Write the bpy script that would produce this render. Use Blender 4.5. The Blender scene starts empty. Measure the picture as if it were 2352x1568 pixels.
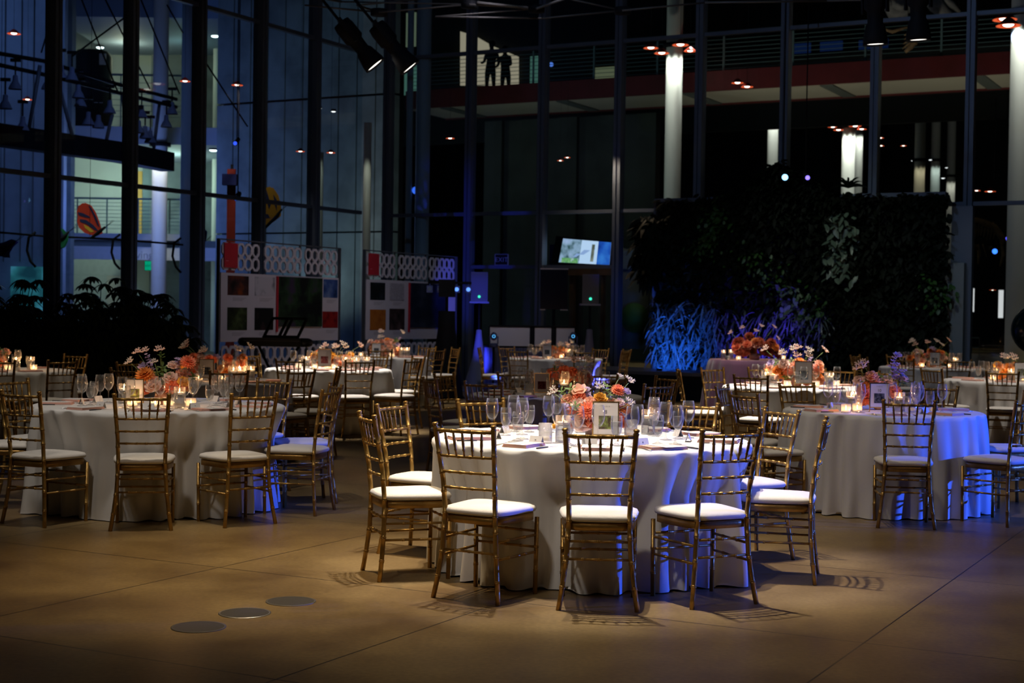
import bpy, math, random
from math import sin, cos, pi, radians as R_
from mathutils import Vector, Matrix
C = bpy.context.scene.collection
random.seed(7)

# ------------------------------------------------------------------ camera
F = 3450.0; CAMH = 1.488; ROLL = 0.0148; HOR = 719.0
PITCH = math.atan((784 - HOR) / F)
cam_d = bpy.data.cameras.new('camera'); cam = bpy.data.objects.new('camera', cam_d); C.objects.link(cam)
cam_d.sensor_width = 36; cam_d.lens = 36 * F / 2352; cam_d.clip_end = 300
cam.matrix_world = Matrix.Translation((0, 0, CAMH)) @ Matrix.Rotation(pi / 2 - PITCH, 4, 'X') @ Matrix.Rotation(ROLL, 4, 'Z')
cam_d.dof.use_dof = True; cam_d.dof.focus_distance = 8.4; cam_d.dof.aperture_fstop = 4.5
S = bpy.context.scene; S.camera = cam
S.view_settings.view_transform = 'Standard'; S.view_settings.look = 'None'
S.view_settings.exposure = 0.0; S.view_settings.gamma = 1.0; S.view_settings.use_curve_mapping = False
S.cycles.use_denoising = True
S.cycles.transparent_max_bounces = 24
S.cycles.max_bounces = 6; S.cycles.diffuse_bounces = 3; S.cycles.glossy_bounces = 4
S.cycles.sample_clamp_indirect = 3.0
S.cycles.caustics_reflective = False; S.cycles.caustics_refractive = False

# ------------------------------------------------------------------ world: night
W = bpy.data.worlds.new('night'); S.world = W; W.use_nodes = True
W.node_tree.nodes['Background'].inputs[0].default_value = (0.10, 0.16, 0.30, 1)
W.node_tree.nodes['Background'].inputs[1].default_value = 0.022

def at(x, y, Y=None, z=None):
    """photo point -> a point of the place, at distance Y or at height z"""
    u = x - 1176; v = 784 - y
    c, s = cos(ROLL), sin(ROLL)
    u, v = u * c - v * s, u * s + v * c
    d = (u, F * cos(PITCH) + v * sin(PITCH), v * cos(PITCH) - F * sin(PITCH))
    t = Y / d[1] if Y is not None else (z - CAMH) / d[2]
    return Vector((d[0] * t, d[1] * t, CAMH + d[2] * t))
UX, UY = 0.8829, -0.4695           # along the right glass wall
def ab(a, b, z=0.0):               # room axes: a along the right wall, b towards it
    return Vector((a * UX - b * UY, a * UY + b * UX, z))
def to_ab(p): return p.x * UX + p.y * UY, -p.x * UY + p.y * UX
WALL_A, WALL_B = -17.26, 26.75
RZ = math.atan2(UY, UX)

def spot(name, loc, target, watts, deg, col, blend=0.4, rad=0.08):
    l = bpy.data.lights.new(name, 'SPOT'); l.energy = watts; l.color = col
    l.spot_size = R_(deg); l.spot_blend = blend; l.shadow_soft_size = rad
    o = bpy.data.objects.new(name, l); C.objects.link(o); o.location = loc
    o.rotation_euler = (Vector(target) - Vector(loc)).to_track_quat('-Z', 'Y').to_euler()
    return o
def area(name, loc, target, watts, sx, sy, col):
    l = bpy.data.lights.new(name, 'AREA'); l.shape = 'RECTANGLE'; l.size = sx; l.size_y = sy
    l.energy = watts; l.color = col
    o = bpy.data.objects.new(name, l); C.objects.link(o); o.location = loc
    o.rotation_euler = (Vector(target) - Vector(loc)).to_track_quat('-Z', 'Y').to_euler()
    return o
WARM = (1.0, 0.86, 0.68); NEUT = (1.0, 0.90, 0.80); BLUE = (0.03, 0.105, 1.0)

# tables: key -> centre x, y, radius, chair ring radius, chair angles, words for it, light watts, cone
T = {
 'spot':  (0.474, 8.82, .915, 1.30, [-162,-122,-91,-61,-13,25,57,88,120,155], 'the spotlit front table'),
 'left':  (-2.64, 11.29, .915, 1.30, [-120,-82,-49,-12,20,60,160,190], 'the left foreground table'),
 'right': (2.95, 11.9, .762, 1.27, [-96,-52,10,56,110,156,-155], 'the blue-lit right table'),
 'mid':   (0.41, 13.5, .762, 1.17, [-157,-122,-83,-47,30,68,108,149], 'the dim table behind the spotlit one'),
 'lback': (-3.0, 15.2, .762, 1.20, [-121,-73,-38,0,147], 'the table behind the left foreground one'),
 'ledge': (-5.76, 17.0, .762, 1.20, [-74,-42,67], 'the table cut by the left edge'),
 'piano': (-2.28, 18.7, .762, 1.20, [-133,-104,-66,-29,30,67,150], 'the bright table before the piano'),
 'board': (-2.10, 24.0, .762, 1.25, [-85,-43,24,58], 'the table before the second display board'),
 'booth': (0.71, 24.6, .762, 1.20, [-120,-70,-27,15,50,130,178], 'the table before the music booth'),
 'glow':  (3.01, 15.8, .762, 1.20, [-122,-65,27,57,97,128,175], 'the glowing table before the purple one'),
 'rear':  (6.38, 22.8, .762, 1.20, [-125,-88,100,143,-161], 'the rearmost table on the right'),
 'cream': (6.04, 18.2, .762, 1.20, [-112,-153], 'the cream table at the right edge'),
}
# the ceiling rig above the tables (lamps hang higher than the picture shows)
def rig(key, dx, dy, z, watts, deg, col=WARM, rad=.06, blend=.5):
    x, y = T[key][:2]
    return spot('rig_light', (x + dx, y + dy, z), (x, y, .7), watts, deg, col, blend, rad)
rig('spot', -.55, .45, 6.6, 1500, 33, NEUT, .05, .55)
rig('spot', -.25, .10, 6.9, 1000, 56, WARM, .05, 1.0)
rig('spot', -2.6, -4.6, 7.2, 520, 22, NEUT, .25, .6)
rig('left', -1.2, -5.0, 7.2, 330, 22, NEUT, .3, .7)
rig('right', -2.6, -4.2, 7.2, 190, 20, NEUT, .3, .7)
spot('rig_light', (.9, 4.2, 5.2), (.5, 8.75, .95), 480, 9, NEUT, .6, .05)  # fill added from the camera side for the card and flowers
spot('rig_light', (-1.9, 9.6, 7.2), (-1.35, 8.6, 0), 1100, 36, (1.0, .74, .42), .9, .1)
rig('left', .3, -1.6, 7.0, 420, 38, (1, .92, .84), .08, .8)
rig('right', -2.0, -1.0, 7.0, 330, 38, WARM, .08, .8)
rig('mid', .5, 1.5, 7.0, 230, 34, WARM, .08, .8)
rig('lback', -.6, .8, 7.0, 300, 30, WARM, .08, .8)
rig('ledge', .8, -1.2, 7.0, 360, 34, WARM, .08, .8)
rig('piano', .2, .9, 7.0, 3000, 24, NEUT, .08, .5)
rig('board', .0, -.9, 7.0, 760, 32, NEUT, .08, .8)
rig('booth', .4, -.6, 7.0, 620, 32, NEUT, .08, .8)
rig('glow', -.1, .8, 7.0, 4600, 24, NEUT, .08, .5)
rig('rear', .4, -.5, 7.0, 380, 30, NEUT, .08, .7)
spot('rig_light', (3.9, 22.0, 7.0), (3.9, 24.0, .6), 1250, 28, NEUT, .8, .08)
rig('cream', -.5, -1.8, 7.0, 900, 32, NEUT, .08, .7)
spot('rig_light', (-1.0, 3.2, 6.5), (.4, 6.2, 0), 40, 80, (1.0, .76, .50), 1.0, .3)  # added front fill for the floor, not part of the rig
spot('rig_light', (-4.2, 5.5, 7.0), (-3.0, 7.6, 0), 90, 70, (1.0, .74, .45), 1.0, .3)  # another added fill, front floor on the left
spot('rig_light', (3.0, 5.2, 7.0), (2.6, 7.6, 0), 90, 60, (1.0, .74, .50), 1.0, .3)  # another added fill, front floor on the right
# blue wash from the right of the hall, past the frame
spot('blue_wash', (15.5, 10.4, 2.6), (.9, 8.6, .42), 10500, 10, BLUE, .5, .05)
spot('blue_wash', (15.2, 9.7, 2.9), (3.3, 11.5, .38), 10500, 11.5, BLUE, .5, .05)

# ------------------------------------------------------------------ light beyond the glass
TEAL = (.20, .50, .85); MINT = (.72, 1.0, .74)
spot('hall_fill', ab(-24, 30.5, 13.5), ab(-22, 36, 5), 820, 110, (.42, .66, .85), .9, .5)  # added blue fill on the concrete wall, no lamp there
for a_ in (-25, -21.5, -18.5): spot('hall_fill', ab(a_, 33.2, .3), ab(a_, 35.6, 4.2), 240, 90, (.85, 1.0, .92), 1, .3)  # fills added to pale the lower part of the concrete wall
spot('hall_fill', (-20, 36, 12), at(70, 300, 44), 1100, 80, (.24, .42, 1.0), .9, .5)  # blue fill put in for the far-left panels
spot('hall_fill', (-5.5, 29, 10), at(290, 300, 36.5), 420, 60, (.30, .42, 1.0), .9, .3)  # blue fill added so the hanging floodlights show
def pl(loc, w, col, r=.4):  # unseen point fills added to light the left hall
    l = bpy.data.lights.new('hall_fill_point', 'POINT'); l.energy = w; l.color = col; l.shadow_soft_size = r; o = bpy.data.objects.new('hall_fill_point', l); C.objects.link(o); o.location = loc
pl(at(230, 400, 51.5), 190, (.85, 1, .78)); pl(at(400, 400, 51), 80, MINT); pl(at(290, 130, 51.5), 60, (.95, .92, .6)); pl(at(420, 150, 51), 22, (.6, .9, .7))
pl(at(270, 660, 51.8), 22, (.85, .95, .75)); pl(at(430, 680, 51), 18, (.5, .8, 1))
pl(at(300, 480, 44), 260, (.22, .34, 1.0), 1.0)
spot('butterfly_fill', (-7.0, 25.2, 5.6), at(205, 510, 26.6), 160, 50, (1, .9, .85), .6, .05)  # fills added to lift the dark butterflies
spot('butterfly_fill', (-4.5, 28.2, 5.8), at(620, 478, 29.2), 90, 40, (1, .9, .8), .6, .05)
spot('butterfly_fill', (-7.6, 24.7, 4.8), at(136, 550, 26.0), 60, 40, (.8, 1, .9), .6, .05)
spot('banner_fill', (-5.6, 29.8, 6.2), at(530, 470, 31.5), 160, 40, (1, .8, .7), .6, .05)  # added fill for the red banner
spot('board_fill', (.2, 20.6, 6.5), (-3.6, 24.6, 1.6), 200, 46, (.85, .82, 1.0), .9, .2)  # added fills that brighten the display boards
spot('board_fill', (.6, 21.5, 6.5), (-2.0, 27.8, 1.6), 170, 44, (.75, .80, 1.0), .9, .2)
for a_ in (-12, -5, 2, 9, 16): spot('hall_fill', ab(a_, 35, .5), ab(a_, 41.6, 8), 1050, 62, (1, .88, .66), 1, .3)  # upward fills added for the pale balcony underside
for a_ in (-4, 10): spot('hall_fill', ab(a_, 56, 9), ab(a_ + 2, 68, 15), 900, 120, (1, .95, .8), 1, .3)  # fills added to light the far ceiling panels from below
spot('blue_wash', ab(-7, 12, 9), ab(-7, 26.7, 6), 330, 100, (.40, .60, 1.0), .9, .2)

# ------------------------------------------------------------------ materials
MATS = {}
def mat(name, col=(.8, .8, .8), rough=.5, metal=0., emis=None, es=1.0, noise=0., nscale=6., col2=None, bump=0., bscale=40., spec=.5, trans=0, sheen=0, sub=0):
    if name in MATS: return MATS[name]
    m = bpy.data.materials.new(name); m.use_nodes = True; nt = m.node_tree
    b = nt.nodes['Principled BSDF']
    b.inputs['Base Color'].default_value = (*col, 1); b.inputs['Roughness'].default_value = rough
    b.inputs['Metallic'].default_value = metal; b.inputs['Specular IOR Level'].default_value = spec
    if sheen: b.inputs['Sheen Weight'].default_value = sheen
    if sub: b.inputs['Subsurface Weight'].default_value = sub; b.inputs['Subsurface Scale'].default_value = .02
    if emis: b.inputs['Emission Color'].default_value = (*emis, 1); b.inputs['Emission Strength'].default_value = es
    tc = nt.nodes.new('ShaderNodeTexCoord')
    if noise or col2:
        n = nt.nodes.new('ShaderNodeTexNoise'); n.inputs['Scale'].default_value = nscale; n.inputs['Detail'].default_value = 5
        r = nt.nodes.new('ShaderNodeValToRGB'); c2 = col2 or tuple(c * (1 - noise) for c in col)
        r.color_ramp.elements[0].color = (*c2, 1); r.color_ramp.elements[1].color = (*col, 1)
        r.color_ramp.elements[0].position = .35; r.color_ramp.elements[1].position = .62
        nt.links.new(tc.outputs['Object'], n.inputs['Vector']); nt.links.new(n.outputs['Fac'], r.inputs['Fac']); nt.links.new(r.outputs['Color'], b.inputs['Base Color'])
    if bump:
        n = nt.nodes.new('ShaderNodeTexNoise'); n.inputs['Scale'].default_value = bscale; n.inputs['Detail'].default_value = 3
        bp = nt.nodes.new('ShaderNodeBump'); bp.inputs['Strength'].default_value = bump; bp.inputs['Distance'].default_value = .01
        nt.links.new(tc.outputs['Object'], n.inputs['Vector']); nt.links.new(n.outputs['Fac'], bp.inputs['Height']); nt.links.new(bp.outputs['Normal'], b.inputs['Normal'])
    MATS[name] = m; return m
def glass(name, tint=(1, 1, 1), refl=.06, rough=.02, gain=1.0, frost=0.0, ior=1.45, edge=0.):
    """thin clear glass: mostly see-through, mirror-like towards grazing angles, rims whitened by edge"""
    if name in MATS: return MATS[name]
    m = bpy.data.materials.new(name); m.use_nodes = True; nt = m.node_tree; nt.nodes.clear()
    o = nt.nodes.new('ShaderNodeOutputMaterial'); tr = nt.nodes.new('ShaderNodeBsdfTransparent'); gl = nt.nodes.new('ShaderNodeBsdfGlossy')
    tr.inputs['Color'].default_value = (*tint, 1); gl.inputs['Roughness'].default_value = rough
 
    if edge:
        de = nt.nodes.new('ShaderNodeBsdfDiffuse'); de.inputs['Color'].default_value = (.9, .9, .9, 1); me_ = nt.nodes.new('ShaderNodeMixShader'); me_.inputs[0].default_value = edge  # white painted into grazing rims for bright glass outlines
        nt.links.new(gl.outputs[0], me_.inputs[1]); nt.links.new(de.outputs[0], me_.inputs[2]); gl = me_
    lw = nt.nodes.new('ShaderNodeLayerWeight'); lw.inputs['Blend'].default_value = .5
    fr = nt.nodes.new('ShaderNodeMath'); fr.operation = 'POWER'; fr.inputs[1].default_value = 3.2; nt.links.new(lw.outputs['Facing'], fr.inputs[0])
    mu = nt.nodes.new('ShaderNodeMath'); mu.operation = 'MULTIPLY_ADD'; mu.inputs[1].default_value = gain; mu.inputs[2].default_value = refl; mu.use_clamp = True
    mx = nt.nodes.new('ShaderNodeMixShader')
    nt.links.new(fr.outputs[0], mu.inputs[0]); nt.links.new(mu.outputs[0], mx.inputs[0])
    nt.links.new(tr.outputs[0], mx.inputs[1]); nt.links.new(gl.outputs[0], mx.inputs[2])
    last = mx
    if frost:
        df = nt.nodes.new('ShaderNodeBsdfTranslucent'); df.inputs['Color'].default_value = (.9, .88, .85, 1)
        d2 = nt.nodes.new('ShaderNodeBsdfDiffuse'); d2.inputs['Color'].default_value = (.85, .83, .80, 1)
        m3 = nt.nodes.new('ShaderNodeMixShader'); m3.inputs[0].default_value = .5
        nt.links.new(df.outputs[0], m3.inputs[1]); nt.links.new(d2.outputs[0], m3.inputs[2])
        m2 = nt.nodes.new('ShaderNodeMixShader'); m2.inputs[0].default_value = frost
        nt.links.new(mx.outputs[0], m2.inputs[1]); nt.links.new(m3.outputs[0], m2.inputs[2]); last = m2
    nt.links.new(last.outputs[0], o.inputs['Surface'])
    MATS[name] = m; return m
def emit(name, col, s):
    if name in MATS: return MATS[name]
    m = bpy.data.materials.new(name); m.use_nodes = True; nt = m.node_tree; nt.nodes.clear()
    o = nt.nodes.new('ShaderNodeOutputMaterial'); e = nt.nodes.new('ShaderNodeEmission')
    e.inputs[0].default_value = (*col, 1); e.inputs[1].default_value = s
    nt.links.new(e.outputs[0], o.inputs[0]); MATS[name] = m; return m

M_gold = mat('gold_lacquer', (.47, .285, .08), .36, .62, col2=(.30, .17, .042), nscale=9, bump=.15, bscale=60)
M_cush = mat('ivory_cushion', (.78, .74, .68), .8, bump=.1, bscale=120, sheen=.2)
M_cloth = mat('white_linen', (.77, .755, .73), .85, bump=.06, bscale=200, sheen=.15)
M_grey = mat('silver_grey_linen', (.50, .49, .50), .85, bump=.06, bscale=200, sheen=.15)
M_purple = mat('plum_velvet', (.20, .075, .15), .8, sheen=.5, noise=.25, nscale=3)
M_napkin = mat('blush_napkin', (.84, .50, .41), .85, bump=.1, bscale=200)
M_paper = mat('white_paper', (.82, .80, .77), .7)
M_ink = mat('ink', (.03, .03, .035), .7)
M_steel = mat('cutlery_steel', (.74, .73, .70), .34, 1.0)
M_dark = mat('matt_black', (.009, .009, .011), .7, spec=.15)
M_black = mat('satin_black', (.02, .02, .024), .4)
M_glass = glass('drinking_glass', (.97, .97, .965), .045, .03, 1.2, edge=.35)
M_water = glass('water', (.86, .88, .88), .12, .04, 1.2, .07, 1.33, edge=.3)  # frost here mixes in white to paint the water's brightness
M_rib = glass('ribbed_glass', (.93, .93, .93), .08, .12, 1.0, .22)
M_pane = glass('window_glass', (.86, .92, .95), .012, .0, .55, 0, 1.5)
M_wax = mat('candle_wax', (.85, .80, .72), .5, emis=(1, .62, .32), es=.35)
M_flame = emit('flame', (1.0, .55, .20), 26)
M_brass = mat('polished_gold', (.85, .58, .20), .25, 1.0)
M_mull = mat('mullion_steel', (.14, .17, .23), .45, .3)
M_steelb = mat('painted_steel', (.10, .12, .16), .5, .2)

# ------------------------------------------------------------------ mesh helpers
class MB:
    def __init__(s): s.v = []; s.f = []; s.sm = []
    def add(s, vs, fs, smooth=False):
        n = len(s.v); s.v += [tuple(v) for v in vs]; s.f += [tuple(i + n for i in f) for f in fs]; s.sm += [smooth] * len(fs)
    def box(s, x0, x1, y0, y1, z0, z1, mtx=None):
        vs = [Vector((x, y, z)) for x in (x0, x1) for y in (y0, y1) for z in (z0, z1)]
        if mtx: vs = [mtx @ v for v in vs]
        s.add(vs, [(0, 1, 3, 2), (4, 6, 7, 5), (0, 4, 5, 1), (2, 3, 7, 6), (0, 2, 6, 4), (1, 5, 7, 3)])
    def tube(s, pts, rads, n=8, caps=True, mtx=None):
        pts = [Vector(p) for p in pts]
        if not isinstance(rads, (list, tuple)): rads = [rads] * len(pts)
        vs = []; fs = []
        prev = None
        for i, p in enumerate(pts):
            t = (pts[min(i + 1, len(pts) - 1)] - pts[max(i - 1, 0)])
            if t.length < 1e-9: t = Vector((0, 0, 1))
            t.normalize()
            if prev is None:
                ref = Vector((0, 0, 1)) if abs(t.z) < .9 else Vector((1, 0, 0))
                a = t.cross(ref).normalized()
            else:
                a = (prev - t * prev.dot(t)).normalized()
            prev = a; b = t.cross(a)
            for k in range(n):
                q = p + (a * cos(2 * pi * k / n) + b * sin(2 * pi * k / n)) * rads[i]
                vs.append(mtx @ q if mtx else q)
        for i in range(len(pts) - 1):
            for k in range(n):
                fs.append((i * n + k, i * n + (k + 1) % n, (i + 1) * n + (k + 1) % n, (i + 1) * n + k))
        if caps: fs.append(tuple(range(n - 1, -1, -1))); fs.append(tuple((len(pts) - 1) * n + k for k in range(n)))
        s.add(vs, fs, True)
    def lathe(s, prof, n=20, o=(0, 0, 0), mtx=None, cap0=False, cap1=False):
        vs = []; fs = []
        for r, z in prof:
            for k in range(n):
                q = Vector((o[0] + r * cos(2 * pi * k / n), o[1] + r * sin(2 * pi * k / n), o[2] + z))
                vs.append(mtx @ q if mtx else q)
        for i in range(len(prof) - 1):
            for k in range(n):
                fs.append((i * n + k, i * n + (k + 1) % n, (i + 1) * n + (k + 1) % n, (i + 1) * n + k))
        if cap0: fs.append(tuple(range(n - 1, -1, -1)))
        if cap1: fs.append(tuple((len(prof) - 1) * n + k for k in range(n)))
        s.add(vs, fs, True)
    def ball(s, c, r, n=10, sc=(1, 1, 1), mtx=None):
        prof = []
        m = max(4, n // 2)
        vs = []; fs = []
        for i in range(m + 1):
            a = -pi / 2 + pi * i / m
            for k in range(n):
                q = Vector((c[0] + r * sc[0] * cos(a) * cos(2 * pi * k / n), c[1] + r * sc[1] * cos(a) * sin(2 * pi * k / n), c[2] + r * sc[2] * sin(a)))
                vs.append(mtx @ q if mtx else q)
        for i in range(m):
            for k in range(n):
                fs.append((i * n + k, i * n + (k + 1) % n, (i + 1) * n + (k + 1) % n, (i + 1) * n + k))
        s.add(vs, fs, True)
    def leaf(s, base, direc, side, L, w, droop=0., fold=.15, n=4):
        """a blade with a midrib, tapering at both ends"""
        d = Vector(direc).normalized(); sd = Vector(side); sd = (sd - d * sd.dot(d)).normalized(); up = sd.cross(d)
        vs = []; fs = []
        b = Vector(base)
        for i in range(n + 1):
            t = i / n; ww = w * math.sin(pi * (t * .93 + .04)) ** .8
            c = b + d * L * t + Vector((0, 0, -droop * L * t * t))
            vs += [c - sd * ww + up * fold * ww, c, c + sd * ww + up * fold * ww]
        for i in range(n):
            a = i * 3; fs += [(a, a + 1, a + 4, a + 3), (a + 1, a + 2, a + 5, a + 4)]
        s.add(vs, fs, True)
    def build(s, name, m, parent=None, loc=None):
        me = bpy.data.meshes.new(name); me.from_pydata(s.v, [], s.f); me.update()
        me.polygons.foreach_set('use_smooth', s.sm)
        ms = m if isinstance(m, (list, tuple)) else [m]
        for x in ms: me.materials.append(x)
        o = bpy.data.objects.new(name, me); C.objects.link(o)
        if parent: o.parent = parent
        if loc is not None: o.location = loc
        return o
def tag(o, label=None, cat=None, group=None, kind=None):
    if label: o['label'] = label
    if cat: o['category'] = cat
    if group: o['group'] = group
    if kind: o['kind'] = kind
    return o
def empty(name, loc=(0, 0, 0), rz=0., label=None, cat=None, group=None):
    o = bpy.data.objects.new(name, None); C.objects.link(o); o.location = loc; o.rotation_euler = (0, 0, rz)
    o.empty_display_size = .1
    return tag(o, label, cat, group)
CH = {}
def reg(o):
    """remember a thing's tree once so that copies are quick"""
    kids = [c for c in bpy.data.objects if c.parent == o]
    CH[o.name] = kids
    for k in kids: reg(k)
    return o
def copy_tree(o, parent=None):
    c = o.copy(); C.objects.link(c); c.parent = parent
    CH[c.name] = [copy_tree(k, c) for k in CH.get(o.name, [])]
    return c
USED = set()
def inst(proto, loc, rz=0., label=None, group=None, sc=None, tilt=None):
    if proto.name in USED: o = copy_tree(proto)
    else: o = proto; USED.add(proto.name)
    o.location = loc; o.rotation_euler = (tilt[0], tilt[1], rz) if tilt else (0, 0, rz)
    if sc: o.scale = (sc, sc, sc)
    if label: o['label'] = label
    if group: o['group'] = group
    return o
ORD = ['leftmost', 'second from left', 'third from left', 'fourth from left', 'fifth from left', 'sixth from left', 'seventh from left', 'eighth from left', 'ninth from left', 'tenth from left', 'eleventh from left', 'twelfth from left']
HOURS = ['twelve', 'one', 'two', 'three', 'four', 'five', 'six', 'seven', 'eight', 'nine', 'ten', 'eleven']
def hours(angs):
    """clock words, seen from above with six o'clock nearest the camera"""
    out = {}; free = set(range(12))
    for a in sorted(angs, key=lambda a: abs(((90 - a) / 30 % 1 + .5) % 1 - .5)):
        h = ((90 - a) / 30) % 12
        best = min(free, key=lambda k: min(abs(k - h), 12 - abs(k - h))); free.discard(best); out[a] = HOURS[best] + " o'clock"
    return out

# ------------------------------------------------------------------ the floor and the shell
def floor_mat():
    m = bpy.data.materials.new('stained_concrete'); m.use_nodes = True; nt = m.node_tree; N = nt.nodes; L = nt.links
    b = N['Principled BSDF']; g = N.new('ShaderNodeNewGeometry'); sp = N.new('ShaderNodeSeparateXYZ'); L.new(g.outputs['Position'], sp.inputs[0])
    def math_(op, a, b_=None, c_=None):
        n = N.new('ShaderNodeMath'); n.operation = op
        for i, q in enumerate((a, b_, c_)):
            if q is None: continue
            if isinstance(q, (int, float)): n.inputs[i].default_value = q
            else: L.new(q, n.inputs[i])
        return n.outputs[0]
    A = math_('ADD', math_('MULTIPLY', sp.outputs[0], UX), math_('MULTIPLY', sp.outputs[1], UY))
    B = math_('ADD', math_('MULTIPLY', sp.outputs[0], -UY), math_('MULTIPLY', sp.outputs[1], UX))
    def line(co, off, step, w):
        q = math_('FRACT', math_('DIVIDE', math_('ADD', co, 100 * step - off), step))
        q = math_('ABSOLUTE', math_('SUBTRACT', q, .5))
        return math_('GREATER_THAN', q, .5 - w / step)
    joint = math_('MAXIMUM', line(A, -5.52, 1.87, .0045), line(B, 6.83, 1.95, .0045))
    n1 = N.new('ShaderNodeTexNoise'); n1.inputs['Scale'].default_value = 1.1; n1.inputs['Detail'].default_value = 8; n1.inputs['Roughness'].default_value = .6
    n2 = N.new('ShaderNodeTexNoise'); n2.inputs['Scale'].default_value = 38; n2.inputs['Detail'].default_value = 6
    L.new(g.outputs['Position'], n1.inputs['Vector']); L.new(g.outputs['Position'], n2.inputs['Vector'])
    r = N.new('ShaderNodeValToRGB'); L.new(n1.outputs['Fac'], r.inputs['Fac'])
    e = r.color_ramp.elements; e[0].position = .33; e[0].color = (.125, .075, .03, 1); e[1].position = .68; e[1].color = (.29, .20, .085, 1)
    r2 = N.new('ShaderNodeValToRGB'); L.new(n2.outputs['Fac'], r2.inputs['Fac'])
    r2.color_ramp.elements[0].position = .3; r2.color_ramp.elements[0].color = (.78, .78, .78, 1); r2.color_ramp.elements[1].position = .7; r2.color_ramp.elements[1].color = (1.12, 1.12, 1.12, 1)
    mx = N.new('ShaderNodeMix'); mx.data_type = 'RGBA'; mx.blend_type = 'MULTIPLY'; mx.inputs['Factor'].default_value = 1
    L.new(r.outputs['Color'], mx.inputs['A']); L.new(r2.outputs['Color'], mx.inputs['B'])
    m2 = N.new('ShaderNodeMix'); m2.data_type = 'RGBA'; L.new(joint, m2.inputs['Factor']); L.new(mx.outputs['Result'], m2.inputs['A']); m2.inputs['B'].default_value = (.02, .013, .008, 1)
    L.new(m2.outputs['Result'], b.inputs['Base Color'])
    rr = N.new('ShaderNodeMapRange'); L.new(n1.outputs['Fac'], rr.inputs['Value']); rr.inputs['To Min'].default_value = .30; rr.inputs['To Max'].default_value = .48
    L.new(rr.outputs[0], b.inputs['Roughness']); b.inputs['Specular IOR Level'].default_value = .45
    bp = N.new('ShaderNodeBump'); bp.inputs['Strength'].default_value = .12; bp.inputs['Distance'].default_value = .004; L.new(n2.outputs['Fac'], bp.inputs['Height']); L.new(bp.outputs['Normal'], b.inputs['Normal'])
    return m
m = MB()
c_ = [ab(-17.4, -12), ab(22, -12), ab(22, 90), ab(-60, 90), ab(-60, -12)]
m.add([(-48, -8, 0), (60, -8, 0), (60, 110, 0), (-48, 110, 0)], [(0, 1, 2, 3)])
tag(m.build('floor', floor_mat()), kind='structure')

RM = Matrix.Rotation(RZ, 4, 'Z')           # local x along a, local y along b
def abbox(mb, a0, a1, b0, b1, z0, z1): mb.box(a0, a1, b0, b1, z0, z1, RM)

Z1, Z2, Z3 = 3.5, 6.78, 10.06
wn = [0]
def bay(axis, p0, p1, extra=()):
    """one bay of the glass wall: a post, its rails and its panes"""
    wn[0] += 1
    e = empty('window_%d' % wn[0]); e['kind'] = 'structure'
    mb = MB()
    def bx(q0, q1, d0, d1, z0, z1):
        if axis == 'R': abbox(mb, q0, q1, WALL_B + d0, WALL_B + d1, z0, z1)
        else: abbox(mb, WALL_A - d1, WALL_A - d0, q0, q1, z0, z1)
    w = .035
    bx(p0 - .075, p0 - .015, -.12, .10, 0, 13.2); bx(p0 + .015, p0 + .075, -.12, .10, 0, 13.2); bx(p0 - .015, p0 + .015, -.07, .10, 0, 13.2)
    mb.build('mullion', M_mull, e)
    for z in (Z1, Z2, Z3, .12) + tuple(extra):
        mb = MB(); bx(p0 + .075, p1 - .075, -.05, .05, z - w, z + w); mb.build('transom', M_mull, e)
    mb = MB()
    bx(p0 + .05, p1 - .05, -.006, .006, .05, 13.2)
    mb.build('glass_pane', M_pane, e)
    return e
k0 = -13.59
bay('R', WALL_A + .02, k0 - 1.66)
for k in range(0, 14):
    bay('R', k0 + 1.66 * (k - 1), k0 + 1.66 * k, extra=(2.42,) if k in (0, 1) else ((2.55,) if k >= 7 else ()))
b0 = to_ab(Vector((-3.13, 30.9, 0)))[1]
for j in range(0, 13):
    bay('L', b0 - 1.72 * j - (1.72 if 1 else 0), b0 - 1.72 * j)
mb = MB(); abbox(mb, WALL_A - .1, WALL_A + .02, WALL_B - .02, WALL_B + .1, 0, 13.2); tag(mb.build('trim_corner', M_mull), kind='structure')
mb = MB(); abbox(mb, -62, 22, -14, 26.9, 13.25, 13.5); abbox(mb, -62, -17, 26.9, 60, 13.25, 13.5)
tag(mb.build('ceiling', mat('ceiling_dark', (.02, .022, .03), .9)), kind='structure')
mb = MB(); abbox(mb, -18, 22, -9, -8.8, 0, 13.2); tag(mb.build('wall_back', mat('wall_dark', (.05, .05, .055), .9)), kind='structure')
mb = MB(); abbox(mb, 9.8, 10.0, -9, 27, 0, 13.2); tag(mb.build('wall_right', mat('wall_dark', (.05, .05, .055), .9)), kind='structure')

# ------------------------------------------------------------------ the banquet chair
def ringed(pts, r, rings, rr=1.28, hw=.0035, gap=.008, step=None):
    """points and radii along a polyline, with a double ring at each given fraction"""
    pts = [Vector(p) for p in pts]; seg = [(pts[i + 1] - pts[i]).length for i in range(len(pts) - 1)]; tot = sum(seg)
    ts = set([0., tot]); acc = 0
    for q in seg: acc += q; ts.add(min(acc, tot))
    rad = {t: r for t in ts}
    for f in rings:
        c = f * tot
        for sgn in (-1, 1):
            cc = c + sgn * gap / 2
            for dt, q in ((-hw, r), (-hw * .5, r * rr), (hw * .5, r * rr), (hw, r)):
                t = cc + dt
                if 0 < t < tot: rad[t] = q
    out = []
    for t in sorted(rad):
        a = 0
        for i, q in enumerate(seg):
            if t <= a + q + 1e-9 or i == len(seg) - 1:
                out.append((pts[i].lerp(pts[i + 1], min(1, max(0, (t - a) / q))), rad[t])); break
            a += q
    return [p for p, _ in out], [q for _, q in out]
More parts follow.
